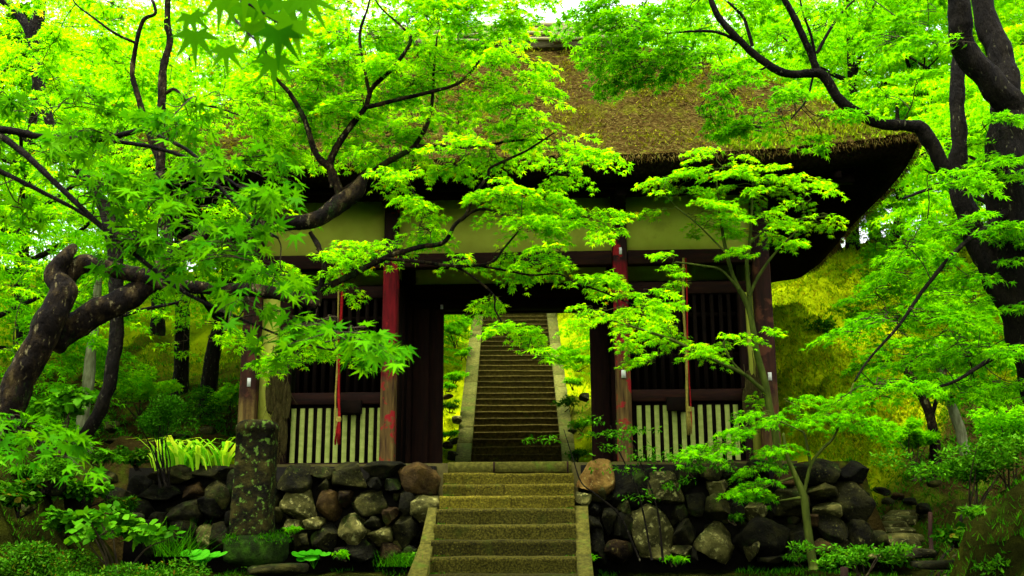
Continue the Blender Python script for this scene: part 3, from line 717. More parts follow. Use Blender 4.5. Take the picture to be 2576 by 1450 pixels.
m = MB(); m.add(np.stack([pf - wf, pf + wf, pf + df], 1).reshape(-1, 3), np.arange(nf_ * 3).reshape(-1, 3)); tag(m.build('straw_fringe', L_STRAW, roof), kind='stuff')
# green moss cushions near the right corner of the eave
mc = []
for _ in range(5200):
    u = rng.choice(np.where((ring[:, 1] < -1.0) & (ring[:, 0] > 3.0))[0]); v_ = int(min(39, abs(rng.normal(0, 5)) + .3))
    mc.append(V[v_, u] + rng.normal(0, .05, 3) * (1, 1, .2))
mc2 = []
for _ in range(34000):
    u = rng.choice(np.where((ring[:, 1] < -1.0) | ((ring[:, 0] > 3) & (ring[:, 1] < 2)))[0]); v_ = int(rng.integers(2, 38)); q = V[v_, u] + rng.normal(0, .06, 3) * (1, 1, .3)
    if fbm(q * 2.1, 3) + .35 * vnoise(q * 9) > .02: mc2.append(q)
def blades(pts, h, wd, lean=.5, r=rng, segs=1):
    pts = np.asarray(pts); n_ = len(pts); a = r.uniform(0, 6.283, n_); hh = np.broadcast_to(h, n_) * r.uniform(.6, 1.3, n_)
    t_ = np.stack([np.cos(a) * lean * hh * r.uniform(0, 1.4, n_), np.sin(a) * lean * hh * r.uniform(0, 1.4, n_), hh], -1)
    s_ = np.stack([-np.sin(a + r.normal(0, .8, n_)), np.cos(a), 0 * a], -1) * np.broadcast_to(wd, n_)[:, None]
    v_ = np.stack([pts - s_, pts + s_, pts + t_], 1).reshape(-1, 3)
    m_ = MB(); m_.add(v_, np.arange(n_ * 3).reshape(-1, 3)); return m_
L_RMOSS2 = leaf_mat('dry_roof_moss', [(0, (.06, .07, .002)), (.6, (.12, .14, .004)), (1, (.2, .2, .01))], trans=.2, gloss=0)
L_RMOSS = leaf_mat('roof_moss', [(0, (.05, .10, .002)), (.6, (.12, .22, .003)), (1, (.2, .28, .006))], trans=.3, gloss=0)
tag(blades(np.array(mc), .06, .012, 1.0).build('moss', L_RMOSS, roof), kind='stuff')
tag(blades(np.array(mc2), .045, .014, 1.2).build('moss', L_RMOSS2, roof), kind='stuff')
# ridge
m = MB(); m.box((-RHX - .15, RYM - .22, RZ - .12), (RHX + .15, RYM + .22, RZ + .16)); m.build('ridge_cap', RIDGE, roof)
for (dy, dz, rad) in ((-.25, .02, .032), (-.25, .13, .03), (-.16, .24, .034), (0, .40, .055), (.2, .2, .034)):
    m = MB(); xs = np.linspace(-RHX - .4, RHX + .4, 30)
    m.tube(np.stack([xs, RYM + dy + 0 * xs, RZ + dz + .008 * np.sin(xs * 5)], -1), rad * (1 + .05 * np.sin(xs * 9)), 10); m.build('ridge_pole', BAMBOO, roof, smooth=True)
m = MB(); m.box((-RHX - .1, RYM - .17, RZ + .155), (RHX + .1, RYM + .17, RZ + .215)); m.build('ridge_board', RIDGE, roof)
for px in (1060, 1235, 1410, 1585):
    x = P(px, 60, 15.7)[0]; m = MB()
    for k in range(3):
        a = np.linspace(0, 1, 9)
        yy = RYM - .02 - a * .40; zz = RZ + .35 - a ** 1.6 * .46
        m.tube(np.stack([x - .085 + .085 * k + 0 * a, yy, zz], -1), .062, 9, wob=.08)
        m.tube(np.stack([x - .085 + .085 * k + 0 * a, 2 * RYM - yy, zz], -1), .062, 9, wob=.08)
    m.build('ridge_saddle', RIDGE, roof, smooth=True)
# rafters under the eave
for x in np.arange(-4.6, 4.7, .42):
    m = MB(); m.box((-.04, 0, -.05), (.04, 1.0, .05)); 
    v = m.v[0].copy(); v[:, 1] = v[:, 1] * 1.3 - .95; v[:, 2] += 3.84 + (v[:, 1] + .95) * .42; v[:, 0] += x; m.v[0] = v
    m.build('rafter', BLACKW, gate)

# ------------------------------------------------------------------ ropes, straw sandals
def rope(px, y0, y1, label, left):
    D = 13.85
    top, bot = P(px[0], y0, D), P(px[-1], y1, D)
    t = thing('bell_rope', label, 'rope', top, 'bell ropes in front of the slatted bays')
    ys = np.linspace(0, 1, 26); xs = np.interp(ys, np.linspace(0, 1, len(px)), px)
    base = np.array([P(x, y0 + (y1 - y0) * q, D) for x, q in zip(xs, ys)])
    for (m_, off, r_, ph) in ((ROPE_R, .012, .02 if left else .010, 0), (ROPE_Y, -.016, .014 if left else .019, 2.6)):
        b_ = base.copy(); b_[:, 0] += off * 1.3 + .008 * np.sin(ys * 9 + ph); b_[:, 1] += .01 * np.cos(ys * 9 + ph)
        m = MB(); m.tube(b_, r_ * (1 + .1 * np.sin(ys * 60)), 8); m.build('strand', m_, t, smooth=True)
    # tassel
    m = MB(); r = np.random.default_rng(2); e_ = base[-1]
    for k in range(26):
        a = r.uniform(0, 6.28); q = r.uniform(.01, .05)
        m.tube([e_ + (0, 0, .28), e_ + (math.cos(a) * q * .6, math.sin(a) * q * .6, .12), e_ + (math.cos(a) * q, math.sin(a) * q, -.03 - r.uniform(0, .06))], [.008, .007, .004], 4)
    m.build('tassel', ROPE_R if left else ROPE_Y, t)
    m = MB(); m.tube([e_ + (0, 0, .24), e_ + (0, 0, .28), e_ + (0, 0, .31)], [.03, .04, .03], 10); m.build('knot', ROPE_Y, t, smooth=True)
    return t
# ropes hang from the tie beam
rope([858, 856, 852, 848, 850], 655, 1105, 'thick red and straw bell rope hanging in the bay beside the marker', True)
rope([1722, 1724, 1728, 1731, 1736], 650, 1080, 'pale straw bell rope hanging behind the young maple', False)

def sandals(pxs, D, label, rs):
    r = np.random.default_rng(rs)
    t = thing('straw_sandal_cluster', label, 'straw sandals', P(pxs[0][0], pxs[0][1], D))
    for (px, py, w, h) in pxs:
        c = P(px, py, D + r.uniform(-.03, .03)); s = D / FPX; hw, hh = w * s / 2, h * s / 2
        # a woven sole: flattened oval with a ribbed face
        a = np.linspace(0, 2 * math.pi, 22, endpoint=False); rows_ = []
        for k, f in enumerate((0, .5, .85, 1, .9)):
            rows_.append(np.stack([c[0] + np.cos(a) * hw * f, c[1] - (.05 - .012 * k + .01 * np.cos(a * 7 + k)) + 0 * a, c[2] + np.sin(a) * hh * f * (1 + .04 * np.cos(a * 9))], -1))
        V_ = np.array(rows_); m = MB(); i = np.arange(4)[:, None] * 22; j = np.arange(22)[None]; j2 = (j + 1) % 22
        m.add(V_.reshape(-1, 3), np.stack([i + j, i + j2, i + 22 + j2, i + 22 + j], -1).reshape(-1, 4))
        for k in range(14):
            q = r.uniform(-1, 1); b_ = c + np.array([q * hw * .9, -.045, hh * r.uniform(-.9, .9)])
            m.tube([b_, b_ + (r.normal(0, .02), -.03, -.06), b_ + (r.normal(0, .05), -.02, -.16 - r.uniform(0, .12))], [.004, .003, .002], 3, cap=False)
        m.build('sandal', STRAW, t)
        m = MB(); m.tube([c + (0, -.05, hh * .8), c + (.01, -.04, hh + .12), c + (0, -.02, hh + .32)], .007, 4); m.build('cord', STRAW, t)
    return t
sandals([(683, 985, 30, 120), (706, 960, 26, 110), (700, 1060, 30, 120), (722, 1010, 22, 100), (690, 1120, 20, 80), (715, 1100, 18, 90)], 14.02, 'clump of old straw sandals hung beside the upright stone marker', 4)
sandals([(1885, 985, 22, 110), (1898, 1000, 20, 120), (1876, 1020, 18, 90), (1908, 960, 14, 120)], 14.0, 'old straw sandals hung by the young maple stem', 6)

# ------------------------------------------------------------------ stone marker
mb = P(628, 1345, 11.6); s = 11.6 / FPX
t = thing('stone_marker', 'lichened upright stone marker on a mossy block left of the steps', 'stone marker', (mb[0], mb[1], P(628, 1425, 11.6)[2]))
hw = 48 * s; H = (1345 - 1062) * s
rows_ = []
for k, (z, f) in enumerate([(0, 1.0), (.02, 1.03), (.25, 1.0), (.5, .98), (.75, .965), (.9, .955), (.905, 1.0), (.95, .98), (.98, .86), (1.0, .6), (1.005, .2)]):
    a = np.linspace(0, 2 * math.pi, 48, endpoint=False); l = (np.abs(np.cos(a)) ** 8 + np.abs(np.sin(a)) ** 8) ** (-1 / 8)
    q = np.stack([mb[0] + np.cos(a) * l * hw * f, mb[1] + .1 + np.sin(a) * l * hw * .8 * f, mb[2] + z * H + 0 * a], -1)
    q[:, :2] += .012 * fbm(q * 9, 2)[:, None]; rows_.append(q)
# extra rings for surface relief
V_ = np.array(rows_); K, n48 = V_.shape[:2]
m = MB(); i = np.arange(K - 1)[:, None] * n48; j = np.arange(n48)[None]; j2 = (j + 1) % n48
m.add(V_.reshape(-1, 3), np.stack([i + j, i + j2, i + n48 + j2, i + n48 + j], -1).reshape(-1, 4)); m.build('shaft', MARKER, t)
r = np.random.default_rng(5)
v, f = rock_verts(P(640, 1384, 11.65) + (0, .12, -.0), np.array([72 * s, .38, 40 * s]), r, cuts=0, sub=3, rough=.06, boxy=.25); m = MB(); m.add(v, f); m.build('block', MOSSY, t, smooth=True)
mp = rng.normal(size=(2600, 3)); mp /= np.linalg.norm(mp, axis=1)[:, None]; mp = v[rng.integers(0, len(v), 2600)] + rng.normal(0, .02, (2600, 3)); mp = mp[mp[:, 2] > np.median(v[:, 2]) + 14 * s]
MARK_MOSS = mp; MARK_T = t
v, f = rock_verts(P(700, 1432, 11.3), np.array([70 * s, .3, 16 * s]), r, cuts=3, sub=3, rough=.05, boxy=.3); m = MB(); m.add(v, f)
tag(m.build('flat_stone', ROCK['o']), 'flat grey stone lying in front of the marker block', 'stone')

# ------------------------------------------------------------------ leaves and trees
def lobed(lobes, notch, base=(0, 0)):
    """fan of triangles for a palmate leaf: lobes = [(angle from tip, length)]"""
    pts = []
    for k, (a, l) in enumerate(lobes):
        pts.append((math.sin(a) * l, math.cos(a) * l))
        if k < len(lobes) - 1:
            a2 = (a + lobes[k + 1][0]) / 2; pts.append((math.sin(a2) * notch, math.cos(a2) * notch))
    pts = np.array([(0, 0)] + pts); z = -.27 * (pts ** 2).sum(1) + .10 * np.abs(pts[:, 0])
    v = np.stack([pts[:, 0], pts[:, 1], z], -1)
    f = np.array([[0, k, k + 1] for k in range(1, len(pts) - 1)])
    return v, f
d_ = math.radians
LEAF7 = lobed([(d_(-118), .42), (d_(-78), .74), (d_(-38), .95), (0, 1.05), (d_(38), .95), (d_(78), .74), (d_(118), .42)], .34)
LEAF5 = lobed([(d_(-100), .6), (d_(-48), .92), (0, 1.05), (d_(48), .92), (d_(100), .6)], .32)
LEAF3 = lobed([(d_(-75), .8), (0, 1.05), (d_(75), .8)], .3)
def simple_leaf(w=.22, n=3):
    v = [(0, 0, 0)]; 
    v = np.array([(0, 0, 0), (w, .4, -.03), (w * .7, .75, -.08), (0, 1, -.16), (-w * .7, .75, -.08), (-w, .4, -.03)])
    return v, np.array([[0, 1, 2], [0, 2, 3], [0, 3, 4], [0, 4, 5]])
LEAFS = simple_leaf()
LEAFB = simple_leaf(.4)

class Leaves:
    def __init__(s): s.p = []; s.h = []; s.s = []; s.pt = []; s.rl = []; s.tw = []
    def add(s, p, h, size, pitch, roll):
        s.p.append(p); s.h.append(h); s.s.append(size); s.pt.append(pitch); s.rl.append(roll)
    def arrays(s): return np.concatenate(s.p), np.concatenate(s.h), np.concatenate(s.s), np.concatenate(s.pt), np.concatenate(s.rl)

def frames(h, p, rl):
    a = np.stack([np.cos(p) * np.cos(h), np.cos(p) * np.sin(h), np.sin(p)], -1)
    s0 = np.stack([np.sin(h), -np.cos(h), 0 * h], -1); n0 = np.cross(s0, a)
    c, s_ = np.cos(rl)[:, None], np.sin(rl)[:, None]
    return s0 * c + n0 * s_, a, n0 * c - s0 * s_
def leaf_mesh(arr, tmpl):
    p, h, s, pt, rl = arr; X, Y, Z = frames(h, pt, rl)
    v, f = tmpl
    # petiole: start the blade a little away from the twig
    V = p[:, None, :] + s[:, None, None] * (v[None, :, 0:1] * X[:, None] + (v[None, :, 1:2] + .12) * Y[:, None] + v[None, :, 2:3] * Z[:, None])
    F = f[None] + (np.arange(len(p)) * len(v))[:, None, None]
    m = MB(); m.add(V.reshape(-1, 3), F.reshape(-1, 3)); return m

def tier(lv, c, R, az, ls, r, dens=1.0, droop=.3, tilt=.3, keep=.92):
    """one flat spray: a main twig along az, side twigs in a fan, leaf pairs along every twig"""
    ns = max(4, int(R / (ls * .95) * 1.5 * dens))
    d = np.array([math.cos(az), math.sin(az)])
    t = np.linspace(-.55, 1, ns) + r.uniform(-.05, .05, ns)
    sgn = np.where(np.arange(ns) % 2, 1, -1)
    ang = az + sgn * r.uniform(.55, 1.15, ns); ang[-1] = az + r.normal(0, .2)
    ln = R * np.clip(1.0 - .55 * np.clip(t, 0, 1), .3, 1) * r.uniform(.6, 1.1, ns)
    st = np.stack([c[0] + d[0] * t * R * .8, c[1] + d[1] * t * R * .8, 0 * t], -1)
    def zz(xy):
        q = (xy[..., 0] - c[0]) * d[0] + (xy[..., 1] - c[1]) * d[1]; rr = (xy[..., 0] - c[0]) ** 2 + (xy[..., 1] - c[1]) ** 2
        return c[2] - droop * rr / max(R, .2) - .12 * q
    k = max(3, int(R * .9 / (ls * .62)))
    u = (np.arange(k) + .5) / k
    P2 = st[:, None, :2] + (ln[:, None] * u[None])[..., None] * np.stack([np.cos(ang), np.sin(ang)], -1)[:, None]
    jit = r.normal(0, ls * .18, P2.shape); P2 = P2 + jit
    Z = zz(P2) + r.normal(0, ls * .28, P2.shape[:2])
    for s_ in (-1, 1):
        m = r.random(P2.shape[:2]) < keep * min(1, dens + .2)
        h = (ang[:, None] + s_ * r.uniform(.3, 1.2, P2.shape[:2]))[m]
        pos = np.stack([P2[..., 0][m], P2[..., 1][m], Z[m]], -1)
        nn = len(h)
        lv.add(pos, h, ls * r.uniform(.65, 1.15, nn), r.normal(-.38, tilt * 1.15, nn), r.normal(0, tilt * 1.1, nn))
    # twigs
    mainp = np.array([[c[0] + d[0] * q * R * .8, c[1] + d[1] * q * R * .8] for q in (-.9, -.3, .3, 1)])
    lv.tw.append((np.column_stack([mainp, zz(mainp) - .01]), (.0045, .0016)))
    for i in range(0, ns):
        e2 = st[i, :2] + ln[i] * .9 * np.array([math.cos(ang[i]), math.sin(ang[i])]); md = (st[i, :2] + e2) / 2
        a3 = np.array([st[i, :2], md, e2]); lv.tw.append((np.column_stack([a3, zz(a3) - .008]), (.0022, .0010)))

def limb_points(limbs):
    return np.concatenate([l[:, :3] for l in limbs])

def build_tree(name, label, cat, base, limbs, sprays, leaf_m, bark_m, ls=.075, tmpl=LEAF5, seed=1, single=0, dens=1.0, group=None, droop=.3, twig_scale=1.0,
               spray_off=None, trunk_names=None, tilt=.3, anchor=True, wob=.13, mult=1.0, keep=.92, rmin=.22):
    """limbs: list of lists of (px,py,D,radius px) traced along the wood; sprays: (px,py,D,halfwidth px,halfheight px[,tiers])"""
    r = np.random.default_rng(seed)
    t = thing(name, label, cat, base, group)
    L3 = []
    for k, l in enumerate(limbs):
        w = np.array([[*P(a, b_, D), rad * D / FPX] for (a, b_, D, rad) in l])
        w = smooth_path(w, 14 if rad_big(l) else 7)
        kink = .25 * w[:, 3:4] * np.column_stack([fbm(w[:, :3] * 3 + q * 9.1, 2) for q in range(3)]); w[:, :3] += kink
        L3.append(w)
        m = MB(); m.tube(w[:, :3], np.maximum(w[:, 3], .002), 26 if w[:, 3].max() > .06 else 8, wob=wob)
        m.build('trunk' if (k == 0 or (trunk_names and k in trunk_names)) else 'branch', bark_m, t, smooth=True)
    lv = Leaves(); pts = limb_points(L3)
    sprays = sorted(sprays, key=lambda q: ((pts - P(q[0], q[1], q[2])) ** 2).sum(1).min()) if anchor else sprays
    for sp in sprays:
        px, py, D, hw, hh = sp[:5]
        s_ = D / FPX; c0 = P(px, py, D); hw_, hh_ = hw * s_, hh * s_
        R = min(.62, max(rmin, hw_ * .55)); hd = min(hw_, .8) if len(sp) < 7 else sp[6]
        nt_ = sp[5] if len(sp) > 5 and sp[5] else max(1, int(round(dens * 1.25 * (hw_ * 2 / R * .62) * (hh_ * 2 / .16 * .5 + .5))))
        dd = ((pts - c0) ** 2).sum(1); near = pts[dd.argmin()]
        nt_ = max(1, int(round(nt_ * mult)))
        for q in range(nt_):
            o = r.uniform(-1, 1, 3)
            o = o / max(1, (o ** 2).sum() ** .5)
            c = c0 + o * (max(hw_ - R * .55, .05), hd, max(hh_ - .04, .02))
            out = c - near; az = math.atan2(out[1], out[0]) + r.normal(0, .45)
            if not anchor: az = r.uniform(0, 6.28)
            rr = R * r.uniform(.75, 1.15)
            tier(lv, c, rr, az, ls * r.uniform(.9, 1.1), r, droop=droop * r.uniform(.5, 1.3), tilt=tilt, keep=keep)
            if anchor:
                st = c - np.array([math.cos(az), math.sin(az), -.1]) * rr * .72
                d2 = ((pts - st) ** 2).sum(1); an = pts[d2.argmin()]; l_ = np.linalg.norm(st - an)
                if l_ < 1.6:
                    mid = (an + st) / 2 + r.normal(0, .06 * l_ + .01, 3) + (0, 0, .05 * l_)
                    path = smooth_path(np.array([an, mid, st, st + (c - st) * .6]), 4)
                    lv.tw.append((path, (.004 + .003 * min(l_, 1.4), .0035)))
                    pts = np.vstack([pts, path[3:]])
    if lv.p:
        arr = lv.arrays()
        if single:
            pr = project(arr[0]); ok = (pr[:, 0] > 5) & (pr[:, 0] < 2570) & (pr[:, 1] > 5) & (pr[:, 1] < 1445)
            size = np.where(ok, arr[2] / pr[:, 2], 0); idx = np.argsort(-size)[:single]
            v, f = tmpl; m = MB(); m.add(v + (0, .12, 0), f); me = m.build('leaf', leaf_m, None, data_only=True)
            X, Y, Z = frames(arr[1][idx], arr[3][idx], arr[4][idx])
            for q, i in enumerate(idx):
                o = bpy.data.objects.new('leaf', me); COL.objects.link(o); o.parent = t
                s_ = arr[2][i]; p_ = arr[0][i] - np.array(t.location)
                o.matrix_basis = Matrix(((X[q, 0] * s_, Y[q, 0] * s_, Z[q, 0] * s_, p_[0]), (X[q, 1] * s_, Y[q, 1] * s_, Z[q, 1] * s_, p_[1]), (X[q, 2] * s_, Y[q, 2] * s_, Z[q, 2] * s_, p_[2]), (0, 0, 0, 1)))
            keep = np.ones(len(arr[0]), bool); keep[idx] = False; arr = tuple(a[keep] for a in arr)
        tag(leaf_mesh(arr, tmpl).build('crown', leaf_m, t), kind='stuff')
        m = MB()
        for (pl, (r0, r1)) in lv.tw: m.tube(pl, np.linspace(r0, r1, len(pl)) * twig_scale, 3, cap=False)
        tag(m.build('twigs', TWIG if bark_m is not BARK_G else BARK_G, t), kind='stuff')
    open('/tmp/leaf.txt', 'a').write(f"{label[:40]} {sum(len(x) for x in lv.p)} {len(lv.tw)}\n")
    print(name, 'leaves', sum(len(x) for x in lv.p), 'twigs', len(lv.tw))
    return t

def rad_big(l): return max(q[3] for q in l) > 24
def D_(l, D): return [(a, b, D, r) for (a, b, r) in l]
def Dv(l, D0, D1):
    n = len(l); return [(a, b, D0 + (D1 - D0) * i / (n - 1), r) for i, (a, b, r) in enumerate(l)]

# big leaning maple, left of the gate
A_limbs = [
 Dv([(-150,1290,58),(-70,1150,46),(10,1030,40),(80,900,37),(138,800,38),(158,735,33),(140,692,27),(162,655,21),(178,632,16),(186,620,9)], 8.2, 8.6),
 Dv([(152,712,30),(205,664,24),(270,676,22),(340,688,21),(420,714,21),(520,726,17),(640,730,17),(730,750,15),(800,772,11)], 8.6, 9.0),
 Dv([(128,860,44),(215,806,36),(300,764,33),(365,718,29),(430,655,24),(520,592,19),(620,568,18),(720,566,19),(800,550,22),(855,515,25),(895,478,21),(912,450,14),(930,436,11)], 8.6, 9.4),
 Dv([(858,505,14.8),(833,430,10.9),(795,389,9.4),(770,312,7.8),(729,236,6.2),(690,189,4.7),(665,120,3.1)], 9.4, 9.2),
 Dv([(800,548,10.9),(849,493,10.1),(936,434,8.6),(1005,392,7.8),(1043,368,7.0),(1075,312,6.2),(1088,243,4.7),(1092,173,3.9),(1100,90,2.3)], 9.4, 9.6),
 Dv([(838,470,11.7),(829,416,10.1),(847,368,9.4),(881,319,8.6),(918,271,7.0),(937,222,6.2),(988,173,5.5),(1033,104,4.7),(1016,73,3.1),(953,14,2.3),(930,-40,2)], 9.4, 9.2),
 Dv([(930,245,5.5),(905,100,4.7),(925,20,3.1),(940,-40,2.3)], 9.3, 9.2),
 Dv([(918,271,6.2),(1034,243,5.5),(1140,216,4.7),(1180,187,3.9),(1210,145,3.1),(1222,118,2)], 9.3, 9.5),
 Dv([(1043,368,6.2),(1126,371,6.2),(1240,364,4.7),(1280,355,3.9),(1380,350,2.3)], 9.5, 9.8),
 Dv([(760,752,10.1),(849,711,9.4),(901,683,8.6),(981,645,7.8),(1057,621,7.0),(1116,610,6.2),(1144,565,5.5),(1172,541,5.5),(1189,499,4.7),(1227,444,3.9),(1234,423,3.9),(1283,399,3.9),(1328,378,3.1),(1400,330,2)], 9.0, 9.6),
 Dv([(960,652,5.5),(1057,659,4.7),(1154,671,4.7),(1234,661,3.9),(1265,628,3.1),(1304,583,2.3)], 9.1, 9.4),
 Dv([(1200,668,3.9),(1283,683,3.1),(1335,692,3.1),(1404,690,2.3),(1453,715,2.3),(1508,732,2.3),(1600,770,2)], 9.3, 9.4),
 Dv([(1140,668,3.9),(1189,697,3.1),(1241,742,3.1),(1245,777,2.3),(1265,815,2.3),(1283,839,2)], 9.25, 9.3),
 Dv([(1144,565,3.9),(1200,528,3.9),(1250,535,3.1),(1300,556,3.1),(1400,552,2.3),(1500,545,2)], 9.3, 9.4),
 Dv([(800,772,7.8),(812,700,7.8),(815,670,7.8),(800,620,7.0),(780,585,5.5)], 9.0, 9.1),
 Dv([(430,650,15.6),(412,540,14.0),(405,400,12.5),(406,243,11.7),(409,191,10.9),(416,146,10.1),(427,104,9.4),(421,52,8.6),(425,-30,7.0)], 8.9, 9.1),
 Dv([(406,420,9.4),(370,320,8.6),(347,243,7.8),(333,187,7.0),(343,114,6.2),(361,52,5.5),(392,31,4.7),(375,-20,3.9)], 9.0, 8.9),
 Dv([(345,110,3.9),(290,85,3.9),(235,45,3.1),(190,10,2.3),(170,-30,2)], 8.9, 8.8),
 Dv([(406,240,4.7),(440,225,4.7),(470,255,3.9),(540,270,3.1),(600,290,2)], 9.0, 8.9)]
A_spr = []
def rect(lst, x0, x1, y0, y1, nx, ny, D0, D1, hw, hh, r, jit=.35, tiers=None, skip=None):
    for i in range(nx):
        for j in range(ny):
            x = x0 + (x1 - x0) * (i + .5 + r.uniform(-jit, jit)) / nx; y = y0 + (y1 - y0) * (j + .5 + r.uniform(-jit, jit)) / ny
            if skip and skip(x, y): continue
            lst.append((x, y, r.uniform(D0, D1), hw * r.uniform(.8, 1.25), hh * r.uniform(.7, 1.3), tiers))
r = np.random.default_rng(44)
rect(A_spr, 640, 1500, -40, 395, 9, 8, 9.0, 10.6, 80, 26, r, tiers=3, skip=lambda x, y: x > 1330 + y * .42 or (x > 1250 and y < 60))
rect(A_spr, 60, 680, -40, 420, 6, 6, 9.0, 11, 90, 30, r, tiers=3)
rect(A_spr, 980, 1400, -60, 90, 5, 3, 9.0, 10.4, 80, 26, r, tiers=3, skip=lambda x, y: x > 1340 and y > 20)
rect(A_spr, 640, 1000, 20, 420, 4, 5, 9.2, 10.6, 80, 26, r, tiers=3)
for (c0, c1, c2, c3) in [(400,850,50,250),(850,1700,0,150),(380,850,250,420),(950,1700,150,350),(1500,2150,110,400),(0,200,360,560),(0,150,540,830),(200,550,380,550),(760,1050,480,630),(1050,1350,400,550),(1350,1750,400,550),(1480,1720,480,600),(1270,1400,560,620),(1560,2100,600,780),(2000,2480,700,940),(1010,1180,800,840),(1050,1550,890,1130),(1350,1650,1090,1300)]:
    A_spr.append((849 + .347 * (c0 + c1) / 2, 471.7 + .347 * (c2 + c3) / 2, 9.35, .347 * (c1 - c0) / 2, .347 * (c3 - c2) / 2 * .8, max(2, int((c1 - c0) * (c3 - c2) / 22000)), .35))
for (x, y, hw, hh, n_) in [(1010,450,70,30,3),(1130,400,80,25,3),(1420,420,90,22,4),(1240,480,60,25,3),(1500,395,70,15,2),(720,520,60,40,3),(560,640,120,40,4),(700,690,80,40,3),(850,650,60,35,3),(800,860,100,25,3),(700,900,90,30,4),(560,840,90,30,3)]:
    A_spr.append((x, y, 9.2, hw, hh, n_, .4))
A = build_tree('maple_tree', 'old leaning maple with a knotted forked trunk reaching across the gate', 'tree', P(-170, 1290, 8.2), A_limbs, A_spr, L_MAPLE, BARK_W, ls=.053, seed=2, single=300, trunk_names=(2,), mult=1.9, tilt=.24)

# foreground maple whose boughs enter from the left
r = np.random.default_rng(45)
F_limbs = [
 Dv([(-900,1500,110),(-850,1100,100),(-800,700,95),(-760,300,85),(-600,-50,60),(-350,-300,40),(100,-420,26),(600,-330,16)], 3.4, 2.6),
 Dv([(-790,640,60),(-500,450,36),(-250,360,24),(-20,325,11),(110,345,10),(250,350,9),(360,325,7),(430,300,4)], 3.4, 3.6),
 Dv([(-20,325,10),(60,385,9),(150,470,8),(260,575,7),(370,665,6),(470,740,5),(600,800,4),(720,850,3),(830,880,3),(930,880,2)], 3.5, 3.2),
 Dv([(250,350,6),(400,375,6),(520,420,5),(600,470,4),(680,520,3)], 3.55, 3.4),
 Dv([(360,325,5),(480,385,5),(560,480,5),(640,560,4),(700,600,3)], 3.5, 3.3),
 Dv([(-790,800,40),(-400,900,25),(-100,1020,10),(40,1075,5),(110,1120,3)], 3.4, 3.3),
 Dv([(-20,420,8),(100,480,6),(220,545,5),(300,620,3)], 3.5, 3.5),
 Dv([(420,-380,20),(540,-120,8),(560,0,5),(600,60,4),(640,100,3)], 2.6, 2.05),
 Dv([(560,-20,4),(640,20,4),(700,60,3),(740,90,2)], 2.05, 2.05)]
F_spr = []
rect(F_spr, -40, 440, 230, 380, 4, 2, 3.4, 3.9, 130, 35, r, tiers=1)
rect(F_spr, 250, 720, 370, 640, 4, 3, 3.1, 3.6, 120, 40, r, tiers=1)
for (x, y, D, hw, hh, n_) in [(560,640,3.2,90,30,1),(640,760,3.2,80,30,1),(760,800,3.1,80,25,1),(850,830,3.0,80,25,1),(930,880,3.0,60,30,1),(60,1090,3.2,70,30,1),(110,1130,3.2,50,25,1),(40,1060,3.3,60,25,1),(0,500,3.6,70,30,1),(330,470,3.5,80,30,1),(700,690,3.3,60,30,1)]:
    F_spr.append((x, y, D, hw, hh, n_, .18))
Ft = build_tree('maple_tree', 'nearest maple with large cool green leaves on boughs entering at one side', 'tree', P(-905, 1560, 3.4), F_limbs, F_spr, L_NEAR, BARK, ls=.056, tmpl=LEAF7, seed=3, single=290, droop=.5, trunk_names=(), wob=.1, twig_scale=.7, mult=2.6, tilt=.5, keep=.6, rmin=.15)

# the few hanging leaves closest to the lens
v, f = LEAF7; m = MB(); m.add(v, f); me = m.build('leaf', L_NEAR, None, data_only=True)
for (x, y, D, s_, rot, tl) in [(480,55,2.05,.062,2.9,.3),(490,100,2.0,.078,3.2,.2),(600,25,2.1,.075,3.0,.5),(568,140,2.1,.066,3.15,.1),(650,40,2.1,.075,2.8,.4),(700,95,1.95,.085,3.2,.2),(735,70,1.95,.09,3.6,.2),(690,165,2.0,.075,3.2,.15),(640,80,2.1,.07,3.0,.4),(560,10,2.05,.08,3.4,.5),(720,20,2.0,.085,2.7,.5),(620,-10,2.0,.08,3.3,.4),(670,-5,2.05,.08,2.9,.5),(770,10,2.0,.085,2.5,.6)]:
    o = bpy.data.objects.new('leaf', me); COL.objects.link(o); o.parent = Ft
    c = P(x, y - 18, D) - np.array(Ft.location)
    ax = rt * math.sin(rot) + upv * math.cos(rot); nz = -fw * math.cos(tl) + upv * math.sin(tl); nz = nz - ax * (nz @ ax); nz /= np.linalg.norm(nz); sx_ = np.cross(ax, nz)
    o.matrix_basis = Matrix(((sx_[0]*s_, ax[0]*s_, nz[0]*s_, c[0]), (sx_[1]*s_, ax[1]*s_, nz[1]*s_, c[1]), (sx_[2]*s_, ax[2]*s_, nz[2]*s_, c[2]), (0, 0, 0, 1)))

# young maple in front of the right-hand bay
r = np.random.default_rng(46)
C_limbs = [
 D_([(1962,1195,9),(1950,1100,9),(1929,992,9),(1907,900,8),(1888,795,7),(1870,745,7),(1859,728,6),(1841,687,5),(1827,638,5),(1817,586,4),(1807,506,3),(1800,430,2)], 12.9),
 D_([(1888,790,6),(1885,742,6),(1878,659,5),(1886,610,4),(1892,506,3),(1895,430,2)], 12.9),
 D_([(1885,745,4),(1907,697,4),(1952,635,3),(2010,575,2)], 12.8),
 D_([(1859,728,4),(1814,680,3),(1765,669,3),(1700,660,2)], 12.8),
 Dv([(1929,992,6),(1872,943,5),(1815,915,5),(1759,888,4),(1689,855,4),(1600,825,3),(1538,806,2)], 12.9, 12.4),
 D_([(1872,943,4),(1842,910,3),(1822,870,3),(1830,840,2)], 12.8),
 D_([(1827,638,3),(1760,570,2),(1700,520,2)], 12.8), D_([(1886,610,3),(1960,560,2),(2080,545,2)], 12.7)]
C_spr = []
